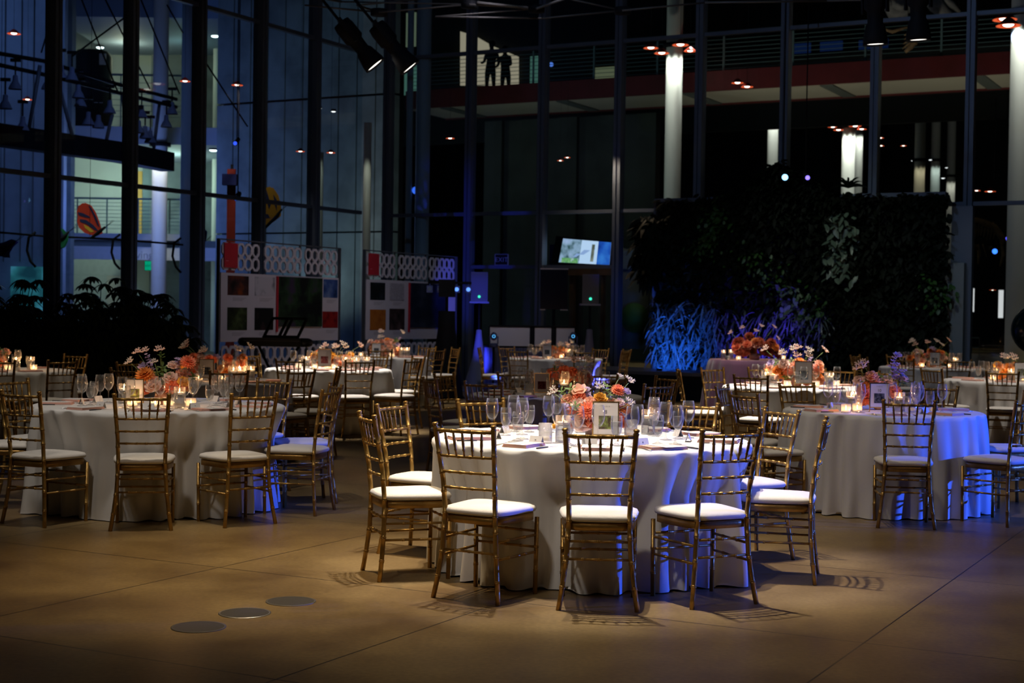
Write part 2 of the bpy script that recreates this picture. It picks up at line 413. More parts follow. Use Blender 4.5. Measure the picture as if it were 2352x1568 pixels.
def bow(z, x, yend, mid, n=5):
    return [(-x + 2 * x * i / n, yend - mid * (1 - (2 * i / n - 1) ** 2), z) for i in range(n + 1)]
def rear_y(z):
    for (z0, y0), (z1, y1) in zip(PROF, PROF[1:]):
        if z <= z1: return y0 + (y1 - y0) * (z - z0) / (z1 - z0)
    return PROF[-1][1]
def rear_x(z):
    for (z0, y0), (z1, y1) in zip(PROFX, PROFX[1:]):
        if z <= z1: return y0 + (y1 - y0) * (z - z0) / (z1 - z0)
    return PROFX[-1][1]
PROF = [(0, -.012), (.12, .004), (.26, .018), (.45, .022), (.62, .006), (.92, -.05)]
PROFX = [(0, .198), (.12, .180), (.26, .163), (.45, .152), (.62, .157), (.92, .178)]
def make_chair():
    e = empty('banquet_chair'); e['category'] = 'chair'
    for s in (-1, 1):
        pts = [(s * rear_x(z), rear_y(z), z) for z in (0, .06, .12, .19, .26, .35, .45, .53, .62, .72, .82, .885)]
        p, r = ringed(pts, .0135, (.13, .27, .41, .505, .63, .74, .86), 1.2)
        p += [Vector((s * rear_x(z), rear_y(z), z)) for z in (.889, .893, .897, .902, .908, .914, .918, .920)]
        r += [.0145, .0165, .0145, .0115, .0155, .0165, .0140, .006]
        m = MB(); m.tube(p, r, 8); m.build('leg', M_gold, e)
    for s in (-1, 1):
        p, r = ringed([(s * .186, .385, 0), (s * .188, .387, .2), (s * .190, .388, .41)], .0125, (.3, .62), 1.2)
        m = MB(); m.tube(p, r, 8); m.build('leg', M_gold, e)
    for z in (.583, .665, .748):
        p, r = ringed(bow(z, rear_x(z), rear_y(z), .022, 6), .0078, (.18, .4, .6, .82), 1.3)
        m = MB(); m.tube(p, r, 6); m.build('back_rail', M_gold, e)
    z = .880; p, r = ringed(bow(z, rear_x(z), rear_y(z), .024, 6), .0095, (.14, .32, .5, .68, .86), 1.22)
    m = MB(); m.tube(p, r, 7); m.build('top_rail', M_gold, e)
    for i in range(5):
        f = (i - 2) / 2
        xa, xb = f * .098, f * .112
        ya = rear_y(.748) - .022 * (1 - (xa / .16) ** 2); yb = rear_y(.88) - .024 * (1 - (xb / .17) ** 2)
        pts = [Vector((xa, ya, .748)).lerp(Vector((xb, yb, .88)), t) for t in (0, .22, .27, .32, .5, .66, .70, .74, 1)]
        m = MB(); m.tube(pts, [.0045, .0062, .0088, .0062, .0078, .0068, .0092, .0068, .0045], 6); m.build('spindle', M_gold, e)
    def st(a, b, rg=(.25, .5, .75)):
        p, r = ringed([a, b], .0072, rg, 1.3); m = MB(); m.tube(p, r, 6); m.build('stretcher', M_gold, e)
    for z in (.345, .255): st((-rear_x(z), rear_y(z), z), (rear_x(z), rear_y(z), z))
    for z in (.335, .25): st((-.188, .387, z), (.188, .387, z))
    for s in (-1, 1):
        for z in (.315, .225): st((s * rear_x(z), rear_y(z), z), (s * .188, .387, z), (.3, .7))
    def slab(prof, n=32):
        vs = []; fs = []
        for (grow, z, crown) in prof:
            for k in range(n):
                a = 2 * pi * k / n; ca, sa = cos(a), sin(a); pw = .42
                x = math.copysign(abs(ca) ** pw, ca); y = math.copysign(abs(sa) ** pw, sa)
                cy = .205; hy = .195 + grow; hx = (.172 + .034 * (y * .5 + .5)) + grow
                vs.append((x * hx, cy + y * hy + .012 * (1 - x * x) * (y > 0), z + crown))
        m = len(prof)
        for i in range(m - 1):
            for k in range(n): fs.append((i * n + k, i * n + (k + 1) % n, (i + 1) * n + (k + 1) % n, (i + 1) * n + k))
        fs.append(tuple(range(n - 1, -1, -1))); fs.append(tuple((m - 1) * n + k for k in range(n)))
        q = MB(); q.add(vs, fs, True); return q
    slab([(-.012, .398, 0), (-.002, .400, 0), (-.002, .438, 0), (-.012, .440, 0)]).build('seat_frame', M_gold, e)
    slab([(-.02, .4405, 0), (.006, .446, 0), (.012, .460, 0), (.004, .475, 0), (-.02, .483, 0), (-.07, .489, 0), (-.13, .491, 0)]).build('seat_cushion', M_cush, e)
    return reg(e)
chair0 = make_chair()

# ------------------------------------------------------------------ table linen
def cloth(key, m, H=.762, amp=.045, flare=.06, seed=0, nfold=19):
    x, y, Rr, RC, angs = T[key][:5]
    rd = random.Random(seed); ph = [rd.uniform(0, 6.28) for _ in range(6)]
    NA = 400
    zs = [0, .012, .03, .07, .12, .19, .27, .35, .43, .51, .58, .64, .69, .725, H - .013]
    vs = []; fs = []
    def fold(t):
        q = sin(nfold * t + ph[0] + 1.3 * sin(3 * t + ph[1]) + .5 * sin(5 * t + ph[5]))
        q = math.copysign(abs(q) ** .85, q)
        f = .70 * q * (.65 + .35 * sin(4 * t + ph[4])) + .30 * sin(9 * t + ph[2] + sin(2 * t)) + .2 * sin(7 * t + ph[3])
        return f
    def crease(t): # sharper valleys
        f = fold(t); return (f - .35 * abs(f)) + .1
    for z in zs:
        d = (H - z) / H
        for k in range(NA):
            t = 2 * pi * k / NA
            r = Rr + .012 + flare * d ** .7 + amp * (d ** .42) * crease(t) + .010 * d * sin(31 * t + 5 * d + ph[4])
            if z < H - .03 and m is not M_purple:
                for a in angs:
                    dd = abs((t - R_(a) + pi) % (2 * pi) - pi)
                    if dd < .40:
                        lim = (RC - .44) - Rr
                        w = min(1, (H - .03 - z) / (H - .53)) * (.5 + .5 * cos(pi * min(1, max(0, (dd - .27) / .13))))
                        r += w * min(0, lim - .012 - amp * .62) - w * .10 * amp * (d ** .42) * crease(t)
            zz = z + (.006 + .012 * max(0, -fold(t)) if z == 0 else 0)
            vs.append((r * cos(t), r * sin(t), zz))
    for (rr, z) in ((Rr + .006, H - .004), (Rr - .006, H), (Rr * .8, H), (Rr * .4, H)):
        for k in range(NA):
            t = 2 * pi * k / NA; vs.append((rr * cos(t), rr * sin(t), z))
    n = len(zs) + 4
    for i in range(n - 1):
        for k in range(NA): fs.append((i * NA + k, i * NA + (k + 1) % NA, (i + 1) * NA + (k + 1) % NA, (i + 1) * NA + k))
    fs.append(tuple((n - 1) * NA + k for k in range(NA)))
    q = MB(); q.add(vs, fs, True)
    return q.build('tablecloth', m, None, (x, y, 0))
TH = .762
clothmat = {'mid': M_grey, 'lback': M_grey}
clothword = {'spot': 'white floor-length cloth on the large spotlit front table with card 8',
 'left': 'white floor-length cloth on the large left foreground table',
 'right': 'white floor-length cloth washed half blue on the right table with card 10',
 'mid': 'dim grey cloth on the round table directly behind the spotlit front table',
 'lback': 'bluish grey cloth on the table behind the left foreground table',
 'ledge': 'white cloth on the round table cut by the left edge of the photo',
 'piano': 'white cloth with brightly lit top on the table in front of the piano',
 'board': 'white cloth on the far table in front of the second display board',
 'booth': 'grey-white cloth on the far table in front of the white music booth',
 'glow': 'white cloth with glowing bright top on the table before the purple one',
 'rear': 'dim white cloth on the rearmost round table on the right',
 'cream': 'cream-lit cloth on the round table at the right edge of the photo'}
CM = {}
def place_chairs(key):
    x, y, Rr, RC, angs, words = T[key][:6]
    hs = hours(angs)
    for a in angs:
        jit = random.Random(hash((key, a)) % 1000 if False else int(a) + len(key)).uniform(-3, 3)
        t = R_(a)
        inst(chair0, (x + RC * cos(t), y + RC * sin(t), 0), t + pi / 2 + R_(jit),
             "gold bamboo-style chair, %s place of %s" % (hs[a], words), 'gold banquet chairs around the dining tables')
for i, k in enumerate(T):
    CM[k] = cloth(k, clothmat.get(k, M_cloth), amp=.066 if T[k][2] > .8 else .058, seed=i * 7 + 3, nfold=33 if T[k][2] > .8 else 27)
    tag(CM[k], clothword[k], 'tablecloth', 'round tablecloths')
    place_chairs(k)

# ------------------------------------------------------------------ table ware prototypes
def goblet():
    m = MB()
    m.lathe([(.0001, .0), (.030, .001), (.033, .003), (.020, .006), (.006, .012), (.0045, .020), (.0050, .040), (.010, .047), (.020, .058), (.028, .078), (.0325, .105), (.0325, .135), (.0300, .165), (.0288, .165), (.0312, .135), (.0312, .105), (.0268, .080), (.019, .062), (.002, .052)], 20)
    o = m.build('water_goblet', M_glass); o['category'] = 'glass'
    w = MB(); w.lathe([(.002, .053), (.0185, .0625), (.0262, .0805), (.0306, .105), (.0308, .132), (.0002, .1322)], 18); w.build('water', M_water, o)
    return reg(o)
def wine():
    m = MB()
    m.lathe([(.0001, .0), (.034, .001), (.037, .003), (.018, .006), (.005, .012), (.0038, .03), (.0036, .085), (.007, .094), (.022, .106), (.034, .130), (.0385, .158), (.0360, .190), (.0315, .222), (.0303, .222), (.0348, .190), (.0372, .158), (.0328, .131), (.020, .108), (.001, .099)], 20)
    o = m.build('wine_glass', M_glass); o['category'] = 'glass'
    return reg(o)
def napkin():
    m = MB()
    for i in range(3):
        z0 = .0008 + i * .0055; sh = .0025 * i
        m.box(-.075 + sh, .075 - sh, -.115 + sh, .115 - sh, z0, z0 + .0048)
    o = m.build('folded_napkin', M_napkin); o['category'] = 'napkin'; return reg(o)
def menu():
    m = MB(); m.box(-.066, .066, -.098, .098, 0, .0012); o = m.build('menu_card', M_paper); o['category'] = 'menu'
    q = MB()
    for i, w in enumerate((.022, .034, .028, .032, .020, .030, .034, .024)): q.box(-w, w, .072 - i * .018 - .0012, .072 - i * .018 + .0012, .0012, .0016)
    q.build('printed_lines', mat('grey_print', (.35, .33, .31), .8), o); return reg(o)
def placecard():
    m = MB()
    m.add([(-.042, -.018, 0), (.042, -.018, 0), (.042, 0, .045), (-.042, 0, .045), (-.042, .018, 0), (.042, .018, 0), (-.042, -.0170, 0), (.042, -.0170, 0), (.042, 0, .0435), (-.042, 0, .0435), (-.042, .0170, 0), (.042, .0170, 0)],
          [(0, 1, 2, 3), (3, 2, 5, 4), (7, 6, 9, 8), (9, 10, 11, 8)])
    o = m.build('place_card', M_paper); o['category'] = 'place card'
    q = MB(); q.ball((0, -.0095, .024), .0025, 6, (2.2, .5, .8)); q.build('ink_mark', M_ink, o); return reg(o)
def fork():
    m = MB()
    m.tube([(0, -.095, .003), (0, -.05, .0035), (0, 0, .006), (0, .03, .008), (0, .045, .006)], [.0035, .003, .0018, .0022, .0035], 6)
    m.box(-.012, .012, .045, .058, .003, .0055)
    for i in range(4):
        x = -.0105 + i * .007; m.tube([(x, .056, .0045), (x, .075, .003), (x, .098, .006)], [.0016, .0015, .0008], 5)
    o = m.build('fork', M_steel); o['category'] = 'fork'; return reg(o)
def knife():
    m = MB()
    m.tube([(0, -.115, .006), (0, -.06, .006), (0, .0, .0055)], [.0045, .005, .0038], 6)
    o = m.build('dinner_knife', M_black); o['category'] = 'knife'
    q = MB(); q.add([(-.001, .0, .0045), (.009, .0, .0045), (.009, .075, .0045), (.0, .112, .0045), (-.001, .0, .0065), (.009, .0, .0055), (.009, .075, .0055), (.0, .112, .0055)], [(0, 3, 2, 1), (4, 5, 6, 7), (0, 1, 5, 4), (1, 2, 6, 5), (2, 3, 7, 6), (3, 0, 4, 7)])
    q.build('blade', M_steel, o); return reg(o)
def flame_part(parent, z):
    f = MB(); f.lathe([(.0004, 0), (.0045, .006), (.0055, .012), (.0035, .022), (.0003, .034)], 8); o = f.build('flame', M_flame, parent); o.location = (0, 0, z); return o
def lamp_part(parent, z, w=1.7):
    l = bpy.data.lights.new('candle_glow', 'POINT'); l.energy = w; l.color = (1, .50, .20); l.shadow_soft_size = .012
    o = bpy.data.objects.new('candle_glow', l); C.objects.link(o); o.parent = parent; o.location = (0, 0, z); return o
def float_candle():
    """tall clear cylinder of water with a floating candle"""
    e = empty('floating_candle'); e['category'] = 'candle'
    m = MB(); m.lathe([(.0001, 0), (.041, .0), (.042, .004), (.042, .150), (.0405, .150), (.0405, .006), (.0001, .005)], 22); m.build('glass_cylinder', M_glass, e)
    m = MB(); m.lathe([(.0001, .006), (.0402, .006), (.0402, .100), (.0002, .100)], 20); m.build('water', M_water, e)
    m = MB(); m.lathe([(.0001, .094), (.026, .096), (.034, .106), (.035, .113), (.028, .114), (.0001, .112)], 18); m.build('candle', M_wax, e)
    flame_part(e, .116); lamp_part(e, .136); return reg(e)
def low_candle():
    e = empty('votive_candle'); e['category'] = 'candle'
    m = MB(); m.lathe([(.0001, 0), (.036, .0), (.037, .004), (.037, .068), (.0355, .068), (.0355, .007), (.0001, .006)], 20); m.build('glass_cup', M_rib, e)
    m = MB(); m.lathe([(.0001, .008), (.024, .008), (.025, .022), (.0001, .023)], 16); m.build('candle', M_wax, e)
    flame_part(e, .024); lamp_part(e, .040, 1.1); return reg(e)
def ribbed():
    m = MB(); prof = [(.0001, 0), (.036, 0), (.037, .012), (.037, .112)]
    n = 48; vs = []; fs = []
    for r, z in prof + [(.0345, .112), (.0345, .014), (.0001, .013)]:
        for k in range(n):
            q = r * (1 + (.025 if k % 2 and r > .03 else 0)); vs.append((q * cos(2 * pi * k / n), q * sin(2 * pi * k / n), z))
    for i in range(6):
        for k in range(n): fs.append((i * n + k, i * n + (k + 1) % n, (i + 1) * n + (k + 1) % n, (i + 1) * n + k))
    m.add(vs, fs, True); o = m.build('ribbed_tumbler', M_rib); o['category'] = 'candle holder'
    c = MB(); c.lathe([(.0001, .015), (.024, .015), (.025, .034), (.0001, .035)], 16); c.build('candle', M_wax, o); return reg(o)
P_gob, P_wine, P_nap, P_menu, P_card, P_fork, P_knife = goblet(), wine(), napkin(), menu(), placecard(), fork(), knife()
P_float, P_low, P_rib = float_candle(), low_candle(), ribbed()

PROTO_Z = TH + .0005
def setting(key, a, hour, full):
    """the things laid before one chair"""
    x, y, Rr, RC = T[key][:4]; words = T[key][5]; t = R_(a)
    rd = random.Random(int(a * 3 + len(words)))
    def P(r, side):   # r from the table centre, side to the sitter's right
        return (x + r * cos(t) - side * sin(t), y + r * sin(t) + side * cos(t))
    rz = t + pi / 2
    def put(p, r, side, dz, rot, what, grp):
        q = P(r, side); return inst(p, (q[0], q[1], PROTO_Z + dz), rz + rot, "%s, %s place of %s" % (what, hour, words), grp)
    Q = Rr - .17
    put(P_nap, Q, rd.uniform(-.01, .01), 0, rd.uniform(-.12, .12) + (pi / 2 if rd.random() < .4 else 0), 'folded blush pink napkin', 'pink napkins on the tables')
    k = rd.uniform(-.01, .01)
    put(P_gob, Q - .25, .13 + k, 0, 0, 'stemmed goblet of water', 'water goblets on the tables')
    put(P_wine, Q - .31, .03 + k, 0, 0, 'empty stemmed wine glass', 'wine glasses on the tables')
    if full or key in ('piano', 'glow', 'rear', 'cream', 'booth'):
        put(P_wine, Q - .20, .215 + k, 0, 0, 'second empty wine glass', 'wine glasses on the tables')
    if full:
        put(P_menu, Q + .012, k, .0172, rd.uniform(-.1, .1), 'white printed menu on napkin', 'menus on the napkins')
        put(P_fork, Q, -.145, 0, rd.uniform(-.06, .06), 'steel fork left of napkin', 'forks on the tables')
        put(P_knife, Q, .145, 0, rd.uniform(-.06, .06), 'black-handled knife right of napkin', 'knives on the tables')
        put(P_card, Q - .17, -.03, 0, rd.uniform(-.15, .15), 'white tent place card', 'place cards on the tables')
FULL = {'spot', 'left', 'right', 'mid'}
for key in T:
    hs = hours(T[key][4])
    angs = list(T[key][4])
    if key == 'piano': angs = [-133, -90, -60, -29, 30, 67, 150]
    if key == 'rear': angs = [-125, -80, -20, 30, 100, 143, -161]
    if key == 'cream': angs = [-112, -153, -65, 90, 140]
    if key == 'right': angs = [-96, -52, 10, 56, 110, 156, -155]
    hs = hours(angs)
    for a in angs: setting(key, a, hs[a], key in FULL)

# ------------------------------------------------------------------ flowers
M_coral = mat('petal_coral', (.97, .33, .17), .7, noise=.15, nscale=60)
M_orange = mat('petal_orange', (.96, .40, .09), .7, noise=.2, nscale=60)
M_peach = mat('petal_peach', (.95, .56, .40), .7, noise=.15, nscale=60)
M_pale = mat('petal_pale_pink', (.92, .72, .64), .7, noise=.1, nscale=60)
M_yel = mat('petal_yellow', (.92, .52, .07), .7, noise=.2, nscale=60)
M_lav = mat('petal_lavender', (.50, .40, .62), .7, noise=.2, nscale=60)
M_wht = mat('petal_white', (.84, .76, .68), .7)
M_rust = mat('petal_rust', (.50, .10, .04), .8, noise=.3, nscale=40)
M_leafy = mat('flower_leaf', (.16, .26, .07), .6, noise=.3, nscale=30)
M_stem = mat('flower_stem', (.20, .30, .10), .6)
M_vase = mat('smoked_vase', (.30, .16, .12), .3)
for m_ in (M_coral, M_orange, M_peach, M_pale, M_yel, M_lav, M_wht, M_rust, M_leafy):
    nt = m_.node_tree; pb = nt.nodes['Principled BSDF']; tl = nt.nodes.new('ShaderNodeBsdfTranslucent'); mx = nt.nodes.new('ShaderNodeMixShader'); mx.inputs[0].default_value = .42
    bc = pb.inputs['Base Color']
    if bc.links: nt.links.new(bc.links[0].from_socket, tl.inputs['Color'])
    else: tl.inputs['Color'].default_value = bc.default_value
    nt.links.new(pb.outputs[0], mx.inputs[1]); nt.links.new(tl.outputs[0], mx.inputs[2]); nt.links.new(mx.outputs[0], nt.nodes['Material Output'].inputs['Surface'])
def petals(m, n, r, L, w, tilt, z=0, ph=0, fold=.3, droop=.0):
    for k in range(n):
        a = 2 * pi * k / n + ph; d = Vector((cos(a) * cos(tilt), sin(a) * cos(tilt), sin(tilt)))
        m.leaf(Vector((cos(a) * r, sin(a) * r, z)), d, (-sin(a), cos(a), 0), L, w, droop, fold, 3)
def bl_dahlia(mm):
    m = MB()
    for i, (n, L, w, tl) in enumerate(((16, 1., .16, -.15), (16, .95, .16, .15), (14, .85, .15, .42), (12, .72, .14, .68), (9, .55, .13, .95), (6, .38, .11, 1.25))):
        petals(m, n, .05, L, w, tl, .1 * i * .6, i * .37, .5)
    return m, mm
def bl_rose(mm):
    m = MB(); 
    for i, (n, L, w, tl) in enumerate(((6, 1., .52, .25), (6, .92, .48, .6), (5, .8, .42, .9), (5, .68, .36, 1.1), (4, .5, .3, 1.3))):
        petals(m, n, .08, L, w, tl, -.25 + .05 * i, i * .6, .45, .1)
    return m, mm
def bl_poppy(mm):
    m = MB(); petals(m, 5, .08, 1., .62, .30, -.1, 0, .35, .05); petals(m, 4, .06, .8, .5, .8, -.1, .5, .35, 0); return m, mm
def bl_nerine(mm):
    m = MB()
    for j in range(3):
        b = 2 * pi * j / 3; c = Vector((cos(b) * .4, sin(b) * .4, .25 if j % 2 else .1))
        for k in range(6):
            a = 2 * pi * k / 6 + j
            d = Vector((cos(a) * .75, sin(a) * .75, .55))
            pts = [c, c + d * .22 + Vector((0, 0, .05)), c + d * .45, c + d * .62 + Vector((0, 0, -.06)), c + d * .68 + Vector((0, 0, -.16))]
            m.tube(pts, [.03, .07, .085, .06, .015], 5)
    return m, mm
def bl_sprig(mm):
    m = MB(); rd = random.Random(5)
    for k in range(11):
        z = -.8 + k * .18; a = k * 2.4
        c = Vector((cos(a) * .22, sin(a) * .22, z))
        for q in range(4):
            b = a + q * 1.57; m.leaf(c, (cos(b), sin(b), .3), (-sin(b), cos(b), 0), .28, .13, 0, .3, 2)
    return m, mm
def bl_leaf(mm):
    m = MB()
    for k in range(7):
        a = k * 2.4; m.leaf((0, 0, -.4 + k * .12), (cos(a), sin(a), .7), (-sin(a), cos(a), 0), .9, .17, .3, .25, 4)
    m.tube([(0, 0, -1), (0, 0, .5)], .03, 5); return m, mm
BL = {}
def proto_bloom(name, fn, mm, lab=None):
    m, x = fn(mm); me_o = m.build(name, x); BL[name + mm.name] = me_o; C.objects.unlink(me_o); return me_o
KINDS = {'dc': ('dahlia', bl_dahlia, M_coral), 'do': ('dahlia', bl_dahlia, M_orange), 'rp': ('garden_rose', bl_rose, M_peach), 'rc': ('garden_rose', bl_rose, M_coral), 'rl': ('garden_rose', bl_rose, M_pale),
         'ry': ('ranunculus', bl_rose, M_yel), 'pp': ('poppy', bl_poppy, M_peach), 'ne': ('nerine_lily', bl_nerine, M_wht), 'np': ('nerine_lily', bl_nerine, M_pale), 'lv': ('delphinium_spray', bl_sprig, M_lav),
         'lf': ('leaf_sprig', bl_leaf, M_leafy), 'ru': ('dried_bloom', bl_dahlia, M_rust), 'pl': ('sweet_pea', bl_poppy, M_lav)}
PB = {k: proto_bloom(*v) for k, v in KINDS.items()}
def bloom(kind, parent, p, r, face):
    o = PB[kind].copy(); C.objects.link(o); o.parent = parent; o.location = p; o.scale = (r, r, r)
    o.rotation_euler = Vector(face).to_track_quat('Z', 'Y').to_euler(); return o
ARR = {}
def arrangement(key, cx, cy, label, blooms, z=None, vr=.05, vh=.10, tall=()):
    """blooms: (kind, dx, dy, dz above table, radius)"""
    z = TH + .001 if z is None else z
    e = empty('flower_arrangement', (cx, cy, z), 0, label, 'flowers', 'floral centrepieces')
    m = MB(); m.lathe([(.0001, 0), (vr * .8, 0), (vr, .01), (vr * 1.1, vh * .6), (vr * .95, vh), (vr * .88, vh), (vr * .9, .02), (.0001, .015)], 20); m.build('vase', M_vase, e)
    s = MB()
    for b in blooms:
        k, dx, dy, dz, r = b[:5]
        face = b[5] if len(b) > 5 else (dx * 1.2, -.25 + dy, .35 + dz * .5)
        bloom(k, e, (dx, dy, dz), r, face)
        fv = Vector(face).normalized()
        s.tube([(dx * .15, dy * .15, vh * .6), (dx * .6, dy * .6 + .01, dz * .62 + vh * .3), Vector((dx, dy, dz)) - fv * r * .2], [.002, .002, .0016], 5)
    s.build('stem', M_stem, e); return e
def auto_blooms(seed, pal, nl=2, w=.17, h=.22, tall=3, lav=2, n=13):
    rd = random.Random(seed); out = []; n = int(n * 1.9)
    for i in range(n):
        a = rd.uniform(0, 2 * pi); q = rd.uniform(.25, 1) ** .6
        out.append((rd.choice(pal), w * q * cos(a), .10 * q * sin(a), rd.uniform(.05, h), rd.uniform(.045, .068)))
    for i in range(6): a = rd.uniform(0, 6.28); out.append(('lf', w * .8 * cos(a), .09 * sin(a), rd.uniform(.08, h), .06))
    for i in range(lav): out.append(('lv' if i % 2 else 'pl', rd.uniform(-w, w), rd.uniform(-.06, .06), rd.uniform(h * .7, h * 1.2), .05))
    for i in range(tall): out.append(('np' if i % 2 else 'ne', rd.uniform(-w * 1.2, w * 1.2), rd.uniform(-.08, .08), rd.uniform(h * 1.15, h * 1.55), .062))
    return out
# the front centrepiece, bloom by bloom
Ys = 8.82; bl = []
def fb(k, px, py, r, dy=0., ff=None):
    p = at(1240 + px / 7.84, 860 + py / 7.84, Ys + dy); b = (k, p.x - .50, dy, p.z - TH, r / 7.84 / 390 * (1.2 if k[0] != 'n' else 1.15))
    bl.append(b + ((ff,) if ff else ()))
for q in (('dc', 1410, 290, 118, 0), ('dc', 860, 650, 160, -.12), ('rc', 690, 400, 130, -.02), ('rp', 480, 430, 105, 0), ('pp', 700, 270, 135, 0), ('ry', 1085, 410, 118, -.03),
          ('rp', 1300, 480, 90, .02), ('do', 1530, 620, 110, .0), ('rl', 790, 830, 190, -.1), ('rc', 920, 850, 110, -.12), ('dc', 600, 640, 100, -.02), ('rc', 600, 860, 90, 0),
          ('ry', 290, 900, 75, .02), ('rl', 700, 520, 130, -.06), ('rp', 900, 480, 110, -.05), ('rl', 1040, 560, 110, .02), ('do', 1180, 620, 110, .06), ('rp', 1350, 640, 110, .06), ('rc', 1440, 760, 90, .03),
          ('lv', 870, 340, 110, .0), ('pl', 1560, 300, 80, .0), ('lv', 500, 620, 110, -.04), ('lv', 1430, 690, 110, .0), ('pl', 880, 420, 70, 0), ('lv', 1150, 560, 100, .05),
          ('ne', 250, 330, 120, -.05), ('ne', 1070, 240, 110, -.03), ('ne', 1610, 130, 115, 0), ('ne', 1610, 520, 110, -.06), ('ne', 1440, 40, 70, .05),
          ('lf', 560, 280, 130, 0), ('lf', 650, 590, 110, -.1), ('lf', 1180, 240, 120, .02), ('lf', 1420, 440, 110, .0), ('lf', 1240, 400, 130, .03), ('lf', 400, 320, 100, .0), ('lf', 1480, 500, 100, 0)):
    fb(*q)
rd = random.Random(12)
for i in range(20): fb(rd.choice(['dc', 'rp', 'rc', 'rl', 'do', 'rp']), rd.uniform(470, 1500), rd.uniform(430, 900), rd.uniform(70, 100), rd.uniform(-.06, .09))
arrangement('spot', .50, Ys, 'lush coral, peach and orange centrepiece on the spotlit front table', bl, vr=.06, vh=.11)
bl = []
def lb(k, px, py, r, dy=0.):
    p = at(250 + px / 4.48, 750 + py / 4.48, 11.3 + dy); bl.append((k, p.x + 2.62, dy, p.z - TH, r / 4.48 / 305 * 1.45))
for q in (('np', 300, 270, 46, 0), ('np', 375, 260, 46, 0), ('np', 520, 250, 50, 0), ('ne', 220, 370, 48, -.05), ('ne', 470, 370, 36, -.05), ('lv', 410, 340, 50, 0), ('lv', 440, 430, 55, 0), ('lv', 700, 390, 55, .02), ('pl', 350, 400, 40, 0),
          ('dc', 815, 370, 62, -.03), ('do', 370, 500, 72, -.05), ('rp', 440, 540, 50, -.05), ('rl', 450, 600, 65, -.1), ('rl', 640, 520, 60, -.06), ('rp', 750, 480, 50, 0), ('dc', 650, 620, 66, -.08), ('rc', 740, 590, 56, -.08), ('ry', 770, 560, 46, -.1),
          ('rl', 660, 390, 45, 0), ('rc', 370, 640, 60, -.05), ('do', 720, 640, 50, -.05), ('rc', 560, 650, 60, 0), ('ry', 800, 620, 40, -.02), ('lf', 560, 430, 60, 0), ('lf', 590, 500, 60, -.04), ('lf', 500, 480, 55, 0), ('lf', 860, 520, 50, 0), ('lf', 540, 300, 40, 0)):
    lb(*q)
arrangement('left', -2.62, 11.3, 'coral and lavender centrepiece with tall pink lilies on the left foreground table', bl, vr=.06, vh=.1)
bl = []
def rb(k, px, py, r, dy=0.):
    p = at(1900 + px / 7.84, 780 + py / 7.84, 11.95 + dy); bl.append((k, p.x - 2.95, dy, p.z - TH, r / 7.84 / 288 * 1.5))
for q in (('np', 590, 520, 110, 0), ('np', 660, 440, 80, .03), ('rp', 800, 640, 90, 0), ('rp', 860, 740, 100, 0), ('rl', 1080, 740, 100, .02), ('rc', 640, 940, 100, -.03), ('dc', 720, 1060, 110, -.03), ('rc', 640, 1100, 80, 0), ('do', 680, 860, 90, 0), ('rl', 560, 720, 80, 0),
          ('lv', 1180, 420, 90, 0), ('lv', 1200, 560, 110, 0), ('lv', 1230, 680, 110, 0), ('pl', 1270, 270, 60, 0), ('lv', 1330, 650, 90, 0), ('rc', 1220, 900, 100, 0), ('dc', 1230, 1000, 90, 0), ('rl', 1400, 690, 60, 0), ('lf', 600, 780, 110, 0), ('lf', 940, 700, 90, 0), ('lf', 1360, 760, 110, 0), ('rp', 980, 860, 90, .06), ('rc', 960, 960, 90, .05)):
    rb(*q)
arrangement('right', 2.95, 11.95, 'loose coral and lavender centrepiece on the blue-lit right table', bl, vr=.06, vh=.1)
WARMP = ['dc', 'do', 'rp', 'rc', 'rl', 'ry']
arrangement('mid', .52, 13.5, 'dim coral and mauve centrepiece behind the spotlit bouquet', auto_blooms(3, ['rc', 'rp', 'dc', 'rl', 'rl'], w=.2, h=.22, tall=4, lav=5, n=16))
arrangement('lback', -3.02, 15.2, 'orange centrepiece with a row of pale lilies on the table behind the left one', auto_blooms(5, ['do', 'rp', 'dc', 'rl'], w=.32, h=.24, tall=7, lav=6, n=22))
arrangement('ledge', -5.85, 16.9, 'peach and white centrepiece at the left edge of the photo', auto_blooms(8, ['rp', 'rl', 'rc'], w=.18, h=.22, tall=6))
arrangement('piano', -2.22, 18.7, 'orange and white centrepiece on the bright table before the piano', auto_blooms(11, ['dc', 'do', 'rp', 'ry', 'rl'], w=.30, h=.20, tall=7, lav=0, n=20))
arrangement('board', -2.05, 24.0, 'peach centrepiece before the second display board', auto_blooms(14, ['rp', 'do', 'rp', 'rl'], w=.26, h=.26, tall=5, n=19))
arrangement('booth', .74, 24.6, 'orange centrepiece with wispy lilies before the music booth', auto_blooms(17, ['do', 'rp', 'rc'], w=.2, h=.17, tall=6, n=11))
arrangement('glow', 3.0, 15.8, 'bright peach and orange centrepiece with white lilies on the glowing table', auto_blooms(20, ['rp', 'do', 'dc', 'rl', 'rp'], w=.31, h=.26, tall=8, lav=2, n=24))
arrangement('rear', 6.35, 22.8, 'orange and blush centrepiece on the rearmost right table', auto_blooms(23, ['do', 'rc', 'rl', 'rp'], w=.32, h=.26, tall=7, n=20))
arrangement('cream', 6.05, 18.2, 'orange calla centrepiece at the right edge table', auto_blooms(26, ['do', 'ry', 'rl', 'do'], w=.2, h=.2, tall=6, lav=0, n=14))

